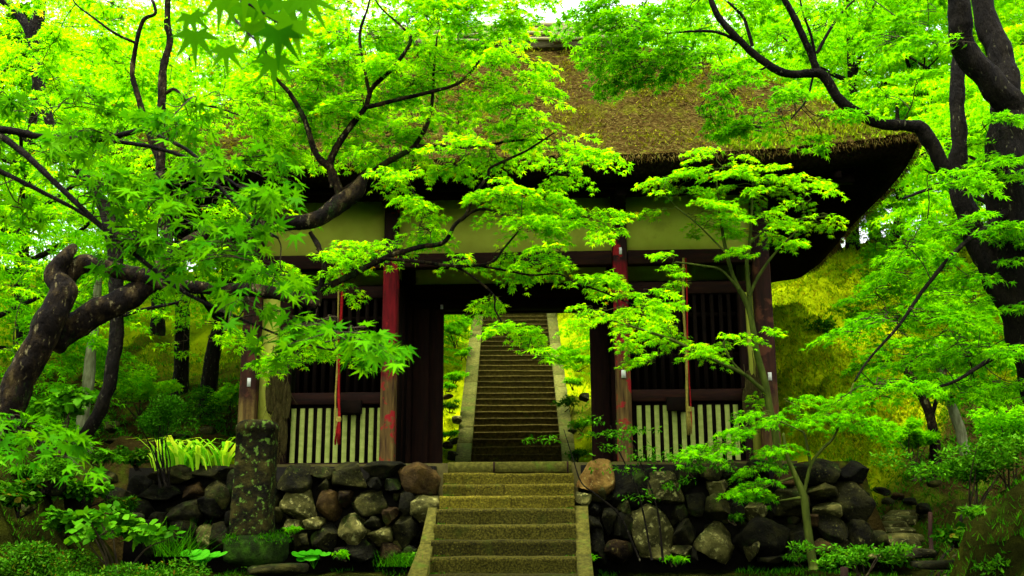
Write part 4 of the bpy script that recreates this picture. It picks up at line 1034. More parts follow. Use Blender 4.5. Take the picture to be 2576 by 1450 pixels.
for (x, y, hw, hh, n_) in [(1800,420,110,50,8),(1700,470,90,35,6),(1900,460,110,45,8),(1780,540,110,40,8),(1900,560,100,40,7),(2020,500,80,35,5),(2060,550,70,18,3),(1960,620,70,25,4),(1680,660,60,20,3),(1720,690,60,22,3),(1880,640,60,20,3),(1660,510,60,25,3),(2020,450,60,20,2),
   (1600,800,100,25,5),(1690,840,100,30,7),(1560,850,70,28,4),(1790,880,90,28,5),(1850,860,70,25,3),(1740,900,60,15,2),(1640,900,80,18,3),(1480,780,70,18,3),(1930,840,50,14,2),(1900,1000,45,25,2),(1440,815,60,20,3),(1550,760,60,15,2)]:
    C_spr.append((x, y, 12.75, hw, hh, n_, .45))
build_tree('young_maple', 'slender young maple with bright stems before the slatted bay', 'tree', P(1962, 1205, 12.9), C_limbs, C_spr, L_MAPLE, BARK_G, ls=.058, seed=4, single=200, wob=.05, mult=1.2, tilt=.24)

# sapling growing at the foot of the right wall
D_limbs = [
 D_([(2046,1432,11),(2034,1346,10),(2022,1252,9),(2001,1200,7),(1980,1148,5),(1970,1090,3)], 12.2),
 D_([(2020,1252,5),(2039,1172,4),(2068,1130,4),(2098,1099,3),(2130,1020,3),(2147,964,2)], 12.2),
 D_([(2039,1169,4),(2024,1096,3),(2008,1082,2),(1960,1060,2)], 12.2), D_([(2001,1200,4),(1940,1220,2),(1900,1240,2)], 12.2), D_([(2022,1252,4),(1960,1260,2)], 12.2)]
D_spr = [(x, y, 12.15, hw, hh, n_, .4) for (x, y, hw, hh, n_) in [(1990,1060,90,25,6),(2080,1050,90,25,6),(2160,1060,80,22,5),(1960,1130,60,25,4),(1850,1085,60,22,4),(1800,1120,70,22,5),(1760,1140,50,15,3),(1880,1040,50,22,3),(1910,1180,60,16,3),(1900,1215,60,20,4),(1860,1240,50,16,3),(2120,1000,60,20,3),(2220,1060,60,20,3),(2010,1010,70,20,3),(1930,1245,40,12,2)]]
build_tree('maple_sapling', 'thin maple sapling rooted at the foot of the boulder wall', 'tree', P(2046, 1440, 12.2), D_limbs, D_spr, L_RIGHT, BARK_G, ls=.056, seed=5, single=150, wob=.06, mult=1.4)

# dark twin-trunked maple on the right
r = np.random.default_rng(47)
E_limbs = [
 Dv([(2760,1330,70),(2690,1150,62),(2620,950,58),(2572,780,56),(2545,600,56),(2532,450,58),(2540,330,60),(2560,290,45)], 7.6, 7.6),
 Dv([(2540,330,52),(2545,278,40),(2500,226,36),(2459,167,33),(2424,104,31),(2413,52,30),(2405,0,29),(2390,-90,26)], 7.6, 7.4),
 Dv([(2528,360,44),(2535,278,38),(2528,208,36),(2511,139,33),(2487,69,30),(2462,-10,27),(2440,-90,25)], 7.65, 7.9),
 Dv([(2600,320,40),(2640,200,34),(2680,50,28)], 7.6, 7.6),
 Dv([(2580,820,42),(2500,690,34),(2440,560,27),(2412,470,24),(2407,347,20),(2410,243,19),(2414,139,18),(2420,60,14)], 7.6, 7.9),
 Dv([(2440,540,24),(2400,470,22),(2369,416,20),(2344,368,19),(2317,323,19),(2286,317,15),(2216,312,14),(2164,288,14),(2112,250,14),(2084,208,13),(2060,187,12),(2008,187,11),(1966,180,11),(1932,160,10),(1890,128,10),(1862,101,9),(1827,66,9),(1803,35,8),(1789,0,7),(1775,-50,5)], 7.8, 7.6),
 Dv([(2058,185,10),(2036,128,9),(2018,90,9),(1997,42,9),(1973,0,8),(1950,-50,7)], 7.7, 7.6),
 Dv([(2052,150,4),(2040,90,4),(2022,40,3),(2008,-20,2)], 7.7, 7.6), Dv([(2055,135,5),(2085,80,4),(2120,30,3),(2160,-10,2)], 7.7, 7.7),
 Dv([(1893,115,5),(1880,70,5),(1868,40,4),(1830,5,3)], 7.65, 7.7), Dv([(1860,105,5),(1800,80,4),(1720,80,3),(1640,90,2)], 7.65, 7.8),
 Dv([(1935,165,3),(1870,200,3),(1800,240,2)], 7.6, 7.5), Dv([(2045,195,3),(2030,250,3),(1990,300,2)], 7.7, 7.6),
 Dv([(2570,500,12),(2500,560,8),(2420,620,6),(2330,720,5),(2260,820,4),(2190,900,3),(2150,960,2)], 7.5, 7.0),
 Dv([(2560,420,10),(2440,430,7),(2350,470,5),(2270,500,3)], 7.5, 7.2), Dv([(2590,860,9),(2500,900,6),(2400,960,4),(2300,990,3)], 7.5, 7.1)]
E_spr = []
rect(E_spr, 2120, 2600, 380, 620, 4, 4, 6.7, 7.8, 95, 35, r, tiers=2, skip=lambda x, y: x < 2420 - (y - 380) * .62)
rect(E_spr, 2090, 2600, 620, 1020, 5, 5, 6.9, 8.4, 95, 38, r, tiers=2, skip=lambda x, y: (x < 2170 and y < 760) or (x < 2150 and y > 850))
rect(E_spr, 1560, 2380, -40, 120, 6, 3, 7.6, 9.0, 85, 25, r, tiers=2, skip=lambda x, y: x < 1640 and y < 20)
for (x, y, hw, hh, n_) in [(1650,130,110,35,4),(1560,90,80,25,3),(1760,140,100,30,3),(1500,140,60,25,2),(1470,60,60,22,3),(1530,40,60,22,3),(1600,170,70,25,3),(1640,40,70,20,3),(1850,240,80,25,2),(1950,280,90,25,3),(1880,320,80,20,2),(1820,200,70,25,2),(2060,320,80,25,2),(1800,290,50,16,1),(2450,330,80,40,2),(2250,230,100,30,2),(2330,140,100,30,2)]:
    E_spr.append((x, y, 7.6, hw, hh, n_, .4))
build_tree('maple_tree', 'dark twin stemmed maple with a crooked limb over the roof corner', 'tree', P(2765, 1350, 7.6), E_limbs, E_spr, L_RIGHT, BARK, ls=.052, seed=6, single=300, trunk_names=(1, 2, 4), mult=2.2)

# maple behind the left wall with a dark curved stem
G_limbs = [
 Dv([(160,1178,22),(215,1092,18),(258,1016,17),(280,940,17),(291,820,18),(292,700,19),(285,600,20),(250,500,16),(195,416,16),(139,340,14),(110,250,14),(94,173,15),(88,115,15),(73,80,13),(45,35,12),(7,0,12),(-40,-50,10)], 12.6, 12.6),
 D_([(92,120,14),(88,70,16),(94,21,12),(100,-30,9)], 12.6), D_([(285,600,8),(330,500,7),(380,430,5)], 12.6), D_([(150,360,7),(60,330,5),(-20,320,3)], 12.6), D_([(291,800,6),(360,780,5),(450,760,3)], 12.6)]
G_spr = []
rect(G_spr, -60, 620, -40, 600, 5, 6, 11.8, 14.2, 90, 28, r, tiers=3)
rect(G_spr, -40, 560, 600, 900, 4, 3, 12, 14, 80, 25, r, tiers=2)
build_tree('maple_tree', 'maple with a dark curved stem behind the wall at one side of the gate', 'tree', P(155, 1185, 12.6), G_limbs, G_spr, L_BACK, BARK, ls=.07, tmpl=LEAF3, seed=7, dens=1, mult=1.5)

# pale dead-looking trunk beside it
build_tree('pale_trunk_tree', 'tree with a pale grey trunk next to the dark curved stem', 'tree', P(216, 1142, 14.2), [D_([(217,1145,15),(205,1092,14),(215,1016,14),(222,946,15),(232,870,13),(240,780,11),(255,660,8)], 14.2)],
           [(240, 720, 14.2, 70, 40, 4), (180, 640, 14.4, 80, 40, 4), (320, 650, 14.5, 80, 40, 4)], L_BACK, BARK_P, ls=.085, seed=8, mult=2)

# leaning trunks on the right-hand slope
build_tree('leaning_maple', 'maple with a bent grey brown trunk on the moss slope', 'tree', P(2352, 1200, 13.2), [D_([(2353,1205,15),(2352,1120,13),(2340,1050,12),(2312,985,11),(2285,940,10),(2262,915,8)], 13.2), D_([(2345,1040,6),(2360,990,5),(2380,930,4)], 13.2)],
           [(2300, 860, 13.2, 110, 40, 6), (2400, 900, 13.4, 110, 40, 6), (2220, 900, 13.6, 80, 25, 4), (2190, 690, 14.2, 80, 35, 6), (2260, 600, 14.2, 90, 40, 7), (2310, 720, 14, 100, 40, 7), (2150, 770, 14.4, 60, 20, 3), (2230, 800, 14, 90, 30, 5), (2280, 510, 14.4, 80, 35, 6)], L_RIGHT, BARK_W, ls=.08, seed=9, mult=2)
build_tree('leaning_maple', 'maple with a pale straight leaning trunk above the low shrubs', 'tree', P(2430, 1140, 13.8), [D_([(2432,1145,13),(2410,1070,12),(2385,1000,11),(2365,930,10),(2350,860,8)], 13.8)],
           [(2330, 960, 13.4, 90, 30, 5), (2450, 980, 13.4, 100, 30, 5), (2200, 960, 13.6, 60, 22, 3), (2540, 920, 13.2, 80, 40, 5), (2380, 800, 13.8, 110, 40, 6), (2480, 850, 13.9, 110, 40, 6)], L_RIGHT, BARK_P, ls=.08, seed=10, mult=2)

# ------------------------------------------------------------------ background maples on the hill (shared crowns)
def proto(seed, Rc, H0, H1, ls, nt_, leaf_m):
    r = np.random.default_rng(seed)
    lv = Leaves(); tr = MB(); br = []
    lean = r.normal(0, .35, 2)
    path = smooth_path(np.array([[0, 0, -.4, .17], [lean[0] * .2, lean[1] * .2, H0 * .5, .14], [lean[0] * .8, lean[1] * .8, H0, .12], [lean[0], lean[1], (H0 + H1) / 2, .08], [lean[0] * 1.3, lean[1] * 1.1, H1 - .3, .03]]), 6)
    tr.tube(path[:, :3], path[:, 3], 9, wob=.12)
    for k in range(9):
        a = r.uniform(0, 6.28); z0 = H0 * .8 + (H1 - H0) * .6 * k / 9; i = np.abs(path[:, 2] - z0).argmin(); s = path[i, :3]
        e = s + np.array([math.cos(a) * Rc * r.uniform(.5, .9), math.sin(a) * Rc * r.uniform(.5, .9), r.uniform(.5, 1.6)])
        b = smooth_path(np.array([s, (s + e) / 2 + (0, 0, r.uniform(-.2, .3)), e]), 5); tr.tube(b, np.linspace(.06, .015, len(b)), 5, wob=.1); br.append(b)
    for _ in range(nt_):
        a = r.uniform(0, 6.28); q = math.sqrt(r.uniform(0, 1)); z = r.uniform(0, 1)
        rr = Rc * q * (1 - .55 * abs(z - .35) ** 1.5)
        c = np.array([lean[0] + math.cos(a) * rr, lean[1] + math.sin(a) * rr, H0 + (H1 - H0) * z - .06 * rr ** 2])
        tier(lv, c, r.uniform(.55, .95), a + r.normal(0, .5), ls, r, droop=.22, dens=.8)
    crown = leaf_mesh(lv.arrays(), LEAF3).build('crown', leaf_m, None, data_only=True)
    lv.tw = lv.tw[::3]
    tm = MB()
    for (pl, (r0, r1)) in lv.tw: tm.tube(pl, np.array([r0, r1]).repeat([1, len(pl) - 1]) * 1.5, 3, cap=False)
    return tr.build('trunk', BARK, None, smooth=True, data_only=True), crown, tm.build('twigs', TWIG, None, data_only=True)
PROT = [proto(60, 2.6, 2.2, 6.2, .085, 110, L_BACK), proto(61, 3.1, 2.6, 7.6, .095, 120, L_BACK), proto(62, 2.4, 1.4, 4.8, .085, 90, L_BACK), proto(63, 2.2, .8, 3.8, .08, 80, L_RIGHT)]
BG = [(-5.6, 3.6, 0, 1.0), (-8.2, 2.2, 1, 1), (-7.0, 6.0, 1, 1.05), (-10.5, 5.0, 1, 1.1), (-4.2, 8.5, 0, 1.05), (-9, 9.5, 1, 1.15), (-13, 8.5, 1, 1.2), (-6.2, 12.5, 1, 1.1), (-11.5, 14, 1, 1.25), (-2.7, 14.5, 0, 1), (-5.2, 17.5, 1, 1.2), (-17, 13, 1, 1.3),
      (2.2, 13.5, 0, .9), (4.8, 10, 0, 1), (7.6, 6.4, 2, .9), (9.6, 3.4, 2, 1.0), (7.6, 8.5, 0, 1.1), (10.5, 6.5, 1, 1.05), (5.6, 14.5, 1, 1.1), (9.5, 12.5, 1, 1.15), (13.2, 9.5, 1, 1.15), (6.8, 11.5, 0, 1.05), (9.6, 9.0, 0, 1.1), (11.5, 11, 1, 1.1), (5.9, 9.2, 3, .95), (7.3, 8.4, 3, 1.0), (8.9, 7.6, 3, 1.0), (13, 15, 1, 1.25), (2.6, 18.5, 1, 1.15), (8, 18.5, 1, 1.3), (16.5, 12, 1, 1.3),
      (10.6, .9, 3, 1.0), (10.6, 2.4, 2, 1.0), (2.3, 9.6, 3, .6), (-2.6, 9.8, 3, .6), (-7.6, -.2, 3, 1.0), (-10, 1.2, 2, 1.1)]
ORD = ['leftmost', 'second from the left', 'third from the left', 'fourth from the left', 'fifth from the left', 'sixth from the left', 'seventh from the left', 'eighth from the left', 'ninth from the left', 'tenth from the left']
def side_of(x): return 'left of the gate' if x < -4.4 else 'right of the gate' if x > 4.4 else 'behind the roof'
fam = {}
for i, (x, y, k, s_) in enumerate(BG): fam.setdefault((k, side_of(x)), []).append((project(np.array([x, y, 4.0]))[0], i))
RANK = {i: (q, len(l)) for l in fam.values() for q, (_, i) in enumerate(sorted(l))}
for i, (x, y, k, s_) in enumerate(BG):
    z = float(hill_all(np.array(x), np.array(y))) - .05
    side = 'left' if x < -1 else 'right'
    lab = {0: 'tall background maple on the mossy hill behind the thatched roof', 1: 'broad background maple high on the wooded hill', 2: 'low spreading maple on the moss slope behind the gate', 3: 'small bushy maple close to the hillside path'}[k]
    where = 'left of the gate' if x < -4.4 else 'right of the gate' if x > 4.4 else 'behind the roof'
    lab = {0: 'tall upright background maple', 1: 'broad crowned background maple', 2: 'low spreading slope maple', 3: 'small bushy background maple'}[k]
    q_, n_q = RANK[i]
    lab = f"{lab} {where}" if n_q == 1 else f"{lab} {where}, {ORD[q_] if q_ < n_q - 1 else 'rightmost'} of {'its kind' if k == 2 else 'these'}"
    t = thing('maple_tree', lab, 'tree', (x, y, z), {0: 'tall maples behind the roof', 1: 'broad maples on the hill', 2: 'low maples on the moss slope', 3: 'small bushy maples'}[k] + ' ' + where)
    t.rotation_euler = (0, 0, random.uniform(0, 6.28)); t.scale = (s_, s_, s_ * random.uniform(.9, 1.1))
    for nm, me in zip(('trunk', 'crown', 'twigs'), PROT[k]):
        o = link(nm, me, t)
        if nm != 'trunk': o['kind'] = 'stuff'

# ------------------------------------------------------------------ shrubs and small plants
def leaf_cloud(n, c, half, ls, r, tmpl, up=.2, shell=.5):
    d = r.normal(size=(n, 3)); d /= np.linalg.norm(d, axis=1)[:, None]; q = r.uniform(shell, 1, n)[:, None] ** .6
    nb_ = 14; bc = r.normal(0, .48, (nb_, 3)); bc[:, 2] = np.abs(bc[:, 2]) * .9 - .25; bs = r.uniform(.22, .5, nb_)
    w_ = r.integers(0, nb_, n)
    p = np.asarray(c) + (bc[w_] + d * q * bs[w_][:, None] * (1, 1, .75)) * np.asarray(half)
    return (p, r.uniform(0, 6.28, n), ls * r.uniform(.6, 1.2, n), r.normal(up, .5, n), r.normal(0, .5, n))
def shrub(name, label, cat, px, py, D, hw, hh, n, ls, m, tmpl=LEAFS, stems=6, seed=0, depth=None, up=.3, bark=TWIG, group=None, base_py=None):
    r = np.random.default_rng(seed); s_ = D / FPX; c = P(px, py, D); b_ = P(px, base_py or (py + hh), D)
    t = thing(name, label, cat, b_, group)
    arr = leaf_cloud(n, c, (hw * s_, depth or hw * s_ * .8, hh * s_), ls, r, tmpl, up)
    tag(leaf_mesh(arr, tmpl).build('foliage', m, t), kind='stuff')
    for k in range(stems):
        e = arr[0][r.integers(n)]; md = (b_ + e) / 2 + r.normal(0, .04, 3)
        mb_ = MB(); mb_.tube(smooth_path(np.array([b_ + r.normal(0, .03, 3) * (1, 1, 0) - (0, 0, .05), md, e]), 4), np.linspace(.012, .003, 9), 5); mb_.build('stem', bark, t, smooth=True)
    return t
shrub('azalea_bush', 'clipped azalea bush with tiny leaves at the lower left corner', 'bush', 70, 1440, 7.5, 190, 110, 11000, .035, L_AZ, seed=1, depth=.5)
shrub('azalea_bush', 'small leaved azalea bush in front of the leafy shrub', 'bush', 330, 1490, 7.3, 190, 90, 8000, .035, L_AZ, seed=2, depth=.5)
shrub('leafy_shrub', 'pale green leafy shrub among the azaleas at lower left', 'shrub', 290, 1335, 7.8, 90, 65, 420, .085, L_IRIS if False else L_BUSH, LEAFB, seed=3, up=.0, base_py=1450)
shrub('broadleaf_shrub', 'dark broad leaved shrub between the trunks behind the wall', 'shrub', 150, 1010, 12.2, 70, 60, 260, .13, L_BUSH, LEAFB, seed=4, up=-.3, base_py=1130)
shrub('dark_pine_bush', 'dark fine leaved little tree on the bank before the strap leaves', 'small tree', 415, 1065, 11.6, 75, 95, 4200, .035, L_DARK, seed=5, base_py=1215, stems=9, bark=BARK)
shrub('ground_shrub', 'low leafy shrub with a cut stake at the foot of the wall', 'shrub', 2165, 1405, 10.6, 90, 45, 1500, .055, L_BUSH, seed=6, base_py=1450)
shrub('slope_shrub', 'glossy shrub on the rooty bank below the leaning trunks', 'shrub', 2440, 1180, 10.2, 130, 75, 3000, .06, L_BUSH, seed=7, base_py=1290)
shrub('slope_shrub', 'layered shrub on the bank nearest the edge', 'shrub', 2550, 1090, 10.4, 110, 70, 2400, .06, L_RIGHT, LEAF5, seed=8, base_py=1250)
shrub('slope_shrub', 'low shrub at the bottom right corner of the bank', 'shrub', 2560, 1420, 8.2, 90, 50, 1500, .055, L_BUSH, seed=9, base_py=1490)
shrub('path_shrub', 'small shrub overhanging the side path', 'shrub', 2300, 1105, 13.0, 70, 45, 1100, .07, L_RIGHT, LEAF5, seed=10, base_py=1200)
shrub('evergreen_tree', 'dark evergreen mass behind the pale sky gaps at upper left', 'tree', 40, 130, 17.5, 110, 150, 5200, .16, L_DARK, LEAFB, seed=11, base_py=1060)
shrub('hill_bush', 'round dark bush on the moss slope', 'bush', 2075, 830, 18.5, 38, 42, 900, .07, L_DARK, seed=12)
shrub('garden_bush', 'dark bush behind the strap leaved clump', 'bush', 470, 1030, 16.5, 90, 60, 2600, .06, L_BUSH, seed=13)
shrub('garden_bush', 'bush at the back of the garden below the branches', 'bush', 350, 985, 17.5, 90, 60, 2600, .06, L_BACK, LEAF5, seed=14)
shrub('garden_bush', 'feathery yellow green bush beside the outer pillar', 'bush', 575, 1000, 17, 45, 70, 1800, .06, L_BACK, LEAF5, seed=15)
shrub('stair_bush', 'bush beside the lower end of the long stairway kerb', 'bush', 1455, 900, 21, 45, 30, 900, .08, L_RIGHT, LEAF5, seed=16)
shrub('stair_bush', 'bright fern like bush left of the long stairway', 'bush', 1145, 830, 24, 40, 40, 1200, .08, L_RIGHT, LEAF5, seed=17)
shrub('stair_bush', 'low bright tuft beside the mossy stairway bank', 'bush', 1140, 950, 21, 28, 18, 500, .07, L_RIGHT, LEAF5, seed=18)

for k_, (x_, y_, D_k, w_, h_, lab_) in enumerate([(1135, 1020, 20.3, 22, 14, 'small fern beside the pale stairway rock'), (1128, 1090, 19.8, 20, 12, 'fern low on the bank by the dark door leaf'), (1165, 890, 23, 20, 12, 'fern half up the left stairway kerb'), (1430, 1010, 19.8, 26, 20, 'light fern by the nandina stems'), (1462, 1065, 19.5, 26, 22, 'broad fern near the right door jamb'), (1440, 960, 20.5, 24, 16, 'fern clump midway up the other stairway bank'), (1455, 1140, 19.2, 26, 20, 'lowest fern by the right door jamb'), (1425, 880, 22, 22, 16, 'fern under the overhanging maple spray'), (1130, 970, 20.8, 20, 10, 'tuft of fern above the bank stones')]):
    shrub('bank_fern', lab_, 'fern', x_, y_, D_k, w_, h_, 260, .085, L_RIGHT if k_ % 3 else L_BUSH, LEAF3, seed=200 + k_, up=-.2, stems=3)
for k_, (x_, y_, w_, h_, lab_) in enumerate([(1740, 1180, 34, 12, 'fern spilling over the wall top below the white slats'), (1470, 1400, 26, 16, 'fern at the foot of the wall beside the kerb'), (1850, 1300, 18, 12, 'little fern in the joints behind the sapling'), (1700, 1404, 30, 12, 'low fern under the lichened stones'), (2000, 1400, 30, 14, 'fern at the foot of the sapling stem'), (735, 1330, 14, 10, 'little fern in the wall joints by the marker'), (1035, 1400, 22, 12, 'fern by the foot of the lower kerb'), (660, 1425, 30, 12, 'fern in front of the mossy block'), (1960, 1175, 30, 12, 'fern on the wall top under the corner pillar'), (860, 1392, 18, 10, 'fern under the pale wall stone')]):
    shrub('wall_fern', lab_, 'fern', x_, y_, 13.0 if y_ < 1350 else 12.5, w_, h_, 150, .06, L_RIGHT if k_ % 2 else L_BUSH, LEAF3, seed=300 + k_, up=-.3, stems=2, depth=.12)
for k_, (x_, y_, D_k, w_, h_, n_k, m_k, lab_) in enumerate([(215, 1235, 11.4, 55, 32, 700, L_BUSH, 'dark low shrub on the left bank below the curved stem'), (110, 1190, 11.0, 60, 40, 800, L_BUSH, 'dark low shrub behind the drooping maple leaves'), (45, 1250, 9.6, 60, 40, 800, L_AZ, 'shadowy low shrub above the clipped azalea'), (320, 1270, 11.6, 36, 24, 420, L_AZ, 'shadowy low shrub by the bank boulders'), (175, 1310, 9.4, 55, 30, 700, L_BUSH, 'leafy low shrub beside the pale green shrub'), (250, 1150, 12.4, 45, 22, 420, L_BUSH, 'low shrub at the base of the dark curved stem'), (345, 1150, 13.0, 45, 26, 500, L_AZ, 'shadowy low shrub beside the strap leaved clump'), (2480, 1290, 9.8, 60, 26, 500, L_BUSH, 'low shrub among the exposed roots'), (2400, 1345, 10.2, 50, 20, 400, L_AZ, 'dark low shrub at the edge of the path slabs')]):
    shrub('low_shrub', lab_, 'shrub', x_, y_, D_k, w_, h_, n_k, .075, m_k, LEAF3 if k_ % 2 else LEAFB, seed=400 + k_, up=-.1, stems=4, bark=BARK)
# nandina: bare stems with airy leaf sprays before the right wall
t = thing('nandina_shrub', 'leggy shrub with bare stems and airy leaves beside the ochre boulder', 'shrub', P(1600, 1412, 12.4))
r = np.random.default_rng(70); arrs = []
for st in ([(1610,1412),(1560,1300),(1500,1245),(1463,1215),(1440,1150),(1418,1080)], [(1640,1410),(1620,1300),(1600,1225),(1555,1130),(1535,1070)], [(1668,1412),(1655,1290),(1630,1210),(1605,1150),(1585,1100)]):
    w = smooth_path(np.array([P(a, b_, 12.4 + .05 * k) for k, (a, b_) in enumerate(st)]), 5)
    mb_ = MB(); mb_.tube(w, np.linspace(.014, .006, len(w)), 6, wob=.2); mb_.build('stem', BARK, t, smooth=True)
for (x, y, hw, hh, n_) in [(1385,1105,50,16,70),(1530,1100,70,28,190),(1590,1085,45,22,90),(1650,1150,70,35,170),(1740,1150,70,40,190),(1500,1060,40,18,60),(1560,1180,60,30,80),(1690,1220,60,25,80),(1610,1250,45,25,60),(1560,1130,55,20,90),(1820,1170,60,30,120)]:
    arrs.append(leaf_cloud(n_, P(x, y, 12.35), (hw * 12.35 / FPX, .25, hh * 12.35 / FPX), .062, r, LEAFS, up=-.25, shell=.05))
arr = tuple(np.concatenate([a[k] for a in arrs]) for k in range(5))
tag(leaf_mesh(arr, simple_leaf(.19)).build('foliage', L_BUSH, t), kind='stuff')

# strap-leaved clump on the wall
t = thing('strap_leaf_clump', 'bright variegated strap leaved clump standing on the wall', 'plant', P(480, 1184, 13.4))
r = np.random.default_rng(71)
for k in range(110):
    b_ = P(r.uniform(385, 572), 1186, 13.3 + r.uniform(0, .5)); a = r.uniform(0, 6.28); Ln = r.uniform(.26, .52); w_ = .03
    o_ = np.array([math.cos(a), math.sin(a), 0]); sd2 = np.array([-o_[1], o_[0], 0]) * w_
    pt_ = [b_, b_ + o_ * Ln * .2 + (0, 0, Ln * .6), b_ + o_ * Ln * .55 + (0, 0, Ln * .9), b_ + o_ * Ln * .95 + (0, 0, Ln * .85)]
    wv = [.6, 1, .8, .05]; v = []
    for q, ww in zip(pt_, wv): v += [q - sd2 * ww, q + sd2 * ww]
    mb_ = MB(); mb_.add(v, [[0, 1, 3, 2], [2, 3, 5, 4], [4, 5, 7, 6]]); mb_.build('leaf', L_IRIS, t, smooth=True)

# broad round leaves near the marker
def broad(label, px, py, D, n_, size, spread, seed, group=None):
    r = np.random.default_rng(seed); c = P(px, py, D); t = thing('broadleaf_plant', label, 'plant', c)
    a = np.linspace(0, 2 * math.pi, 14, endpoint=False)
    for k in range(n_):
        q = c + np.array([r.uniform(-spread, spread), r.uniform(-.1, .1), r.uniform(.02, .14)]); tl = r.uniform(.3, .9); hd = r.uniform(-.6, .6) - 1.57
        rr = size * r.uniform(.7, 1.1) * (1 - .25 * np.exp(-((a - math.pi) / .35) ** 2) * 2)
        X = np.array([math.cos(hd), math.sin(hd), -math.sin(tl) * .7]); Y = np.array([-math.sin(hd), math.cos(hd), 0])
        v = np.vstack([q, q + X * (rr * np.cos(a))[:, None] * 1.1 + Y * (rr * np.sin(a))[:, None] + np.array([0, 0, 1]) * (.12 * rr)[:, None]])
        mb_ = MB(); mb_.add(v, [[0, 1 + i, 1 + (i + 1) % 14] for i in range(14)]); mb_.build('leaf', L_HOSTA, t, smooth=True)
        mb_ = MB(); mb_.tube([c - (0, 0, .06), (c + q) / 2 + (0, 0, .03), q], .004, 4); mb_.build('stalk', L_GRASS, t)
broad('plant with big round leaves left of the marker block', 505, 1420, 10.6, 6, .10, .16, 1)
broad('low plant with pale green leaves under the boulders', 790, 1418, 12.0, 9, .085, .2, 2)

tag(blades(STEP_MOSS[rng.random(len(STEP_MOSS)) < .4], .018, .007, 1.0).build('moss', L_AZ, STEP_T), kind='stuff')
tag(blades(MARK_MOSS, .03, .006, 1.0).build('moss', L_GRASS, MARK_T), kind='stuff')
# grass and moss near the wall feet
r = np.random.default_rng(72)
n_ = 60000
x = r.uniform(-8, 9, n_); y = r.uniform(-6.5, .2, n_)
keep = ~((np.abs(x - .0) < 1.25) & (y > -3.2)); x, y = x[keep], y[keep]
keep = fbm(np.stack([x * 1.5, y * 1.5, 0 * x], -1), 3) > np.where((x < -3.6) | (x > 4.2), .12, -.1); x, y = x[keep], y[keep]
tag(blades(np.stack([x, y, ground_z(x, y)], -1), .055, .006, .8, r).build('ground_moss', L_GRASS), 'low moss and grass carpeting the ground below the walls', 'moss', kind='stuff')
n_ = 120000
x = r.uniform(3.9, 12, n_); y = r.uniform(1.2, 11, n_); x2 = r.uniform(-4, 4, 40000); y2 = r.uniform(5.2, 16, 40000); x3 = np.concatenate([r.uniform(-10, -4, 40000), r.uniform(4.6, 9, 40000)]); y3 = np.concatenate([r.uniform(.3, 9, 40000), r.uniform(-.7, 4, 40000)])
x, y = np.concatenate([x, x2, x3]), np.concatenate([y, y2, y3])
s_ = np.abs((x - ST0[0]) * STN[0] + (y - ST0[1]) * STN[1]); keep = (s_ > 1.32) | (y < 5); x, y = x[keep], y[keep]
so = soil_at(x, y); on = r.random(len(x)) > so * 1.15
xs_, ys_ = x[~on][::2], y[~on][::2]
tag(blades(np.stack([xs_, ys_, hill_all(xs_, ys_) - .01], -1), .07, .012, 1.3, r).build('garden_moss', L_GRASS), 'darker thin moss on the bare soil of the garden', 'moss', kind='stuff')
x, y = x[on], y[on]
tag(blades(np.stack([x, y, hill_all(x, y) - .01], -1), .06, .014, 1.2, r).build('hill_moss', L_MOSS), 'yellow green moss carpeting the hill', 'moss', kind='stuff')
for (x, y, n_, h, lab) in ((1000, 1425, 160, .16, 'fine grass tuft left of the lower kerb'), (440, 1400, 120, .32, 'long grass blades before the dark wall'), (770, 1130, 0, 0, '')):
    if n_:
        c = P(x, y, 12 if x > 900 else 10.5); pts = c + r.normal(0, 1, (n_, 3)) * (.12, .1, 0)
        t = blades(pts, h, .004, 1.3, r).build('grass_tuft', L_GRASS); tag(t, lab, 'grass')

# ------------------------------------------------------------------ loose rocks, side path, stakes
def rock(label, px, py, D, hw, hh, k, seed):
    r = np.random.default_rng(seed); s_ = D / FPX
    v, f = rock_verts(P(px, py, D), (hw * s_, max(.15, hw * s_ * .8), hh * s_), r); m = MB(); m.add(v, f)
    return tag(m.build('rock', ROCK[k]), label, 'rock')
rock('pale flat topped rock behind the dark curved stem', 280, 1074, 15, 26, 16, 'l', 1)
rock('pale rounded rock beside the long stairway kerb', 1152, 1055, 20.6, 15, 12, 'l', 2)
rock('brown rock on the bank above the ferns', 1128, 1000, 21, 14, 8, 'b', 21)
rock('brown mossy stone just inside the door leaf', 1126, 1120, 19.7, 14, 10, 'b', 22)
rock('grey stone on the bank right of the stairway', 1470, 1000, 20.6, 14, 12, 'o', 23)
rock('pale stone half hidden by ferns right of the stairway', 1440, 1085, 19.7, 12, 8, 'l', 24)
rock('mossy rock low beside the stairway kerb', 1142, 1150, 19.6, 17, 16, 'o', 3)
rock('angular grey rock half up the stairway bank', 1140, 1110, 20.2, 16, 10, 'o', 4)
rock('dark mossy rock high beside the stairway', 1180, 800, 25.5, 22, 20, 'o', 5)
rock('flat garden stone between the bushes', 300, 1110, 14.6, 36, 8, 'o', 6)
rock('garden stone near the outer pillar', 520, 1085, 15.5, 22, 12, 'o', 7)
rock('thin garden slab by the strap leaves', 440, 1100, 15, 40, 7, 'd', 8)
for k_, (x_, y_, w_, h_) in enumerate([(2215, 1240, 22, 14), (2255, 1250, 20, 12), (2290, 1262, 16, 10), (2232, 1262, 18, 10), (2325, 1280, 18, 14), (2345, 1215, 20, 12)]):
    rock(['dark rock at the top of the side path by the wall end', 'brown rock above the side steps', 'small rock on top of the side steps', 'flat dark rock behind the topmost side step', 'dark rock at the foot of the exposed roots', 'rock on the slope under the bent trunk'][k_], x_, y_, 15.2 - .15 * k_, w_, h_, 'dbdodo'[k_], 30 + k_)
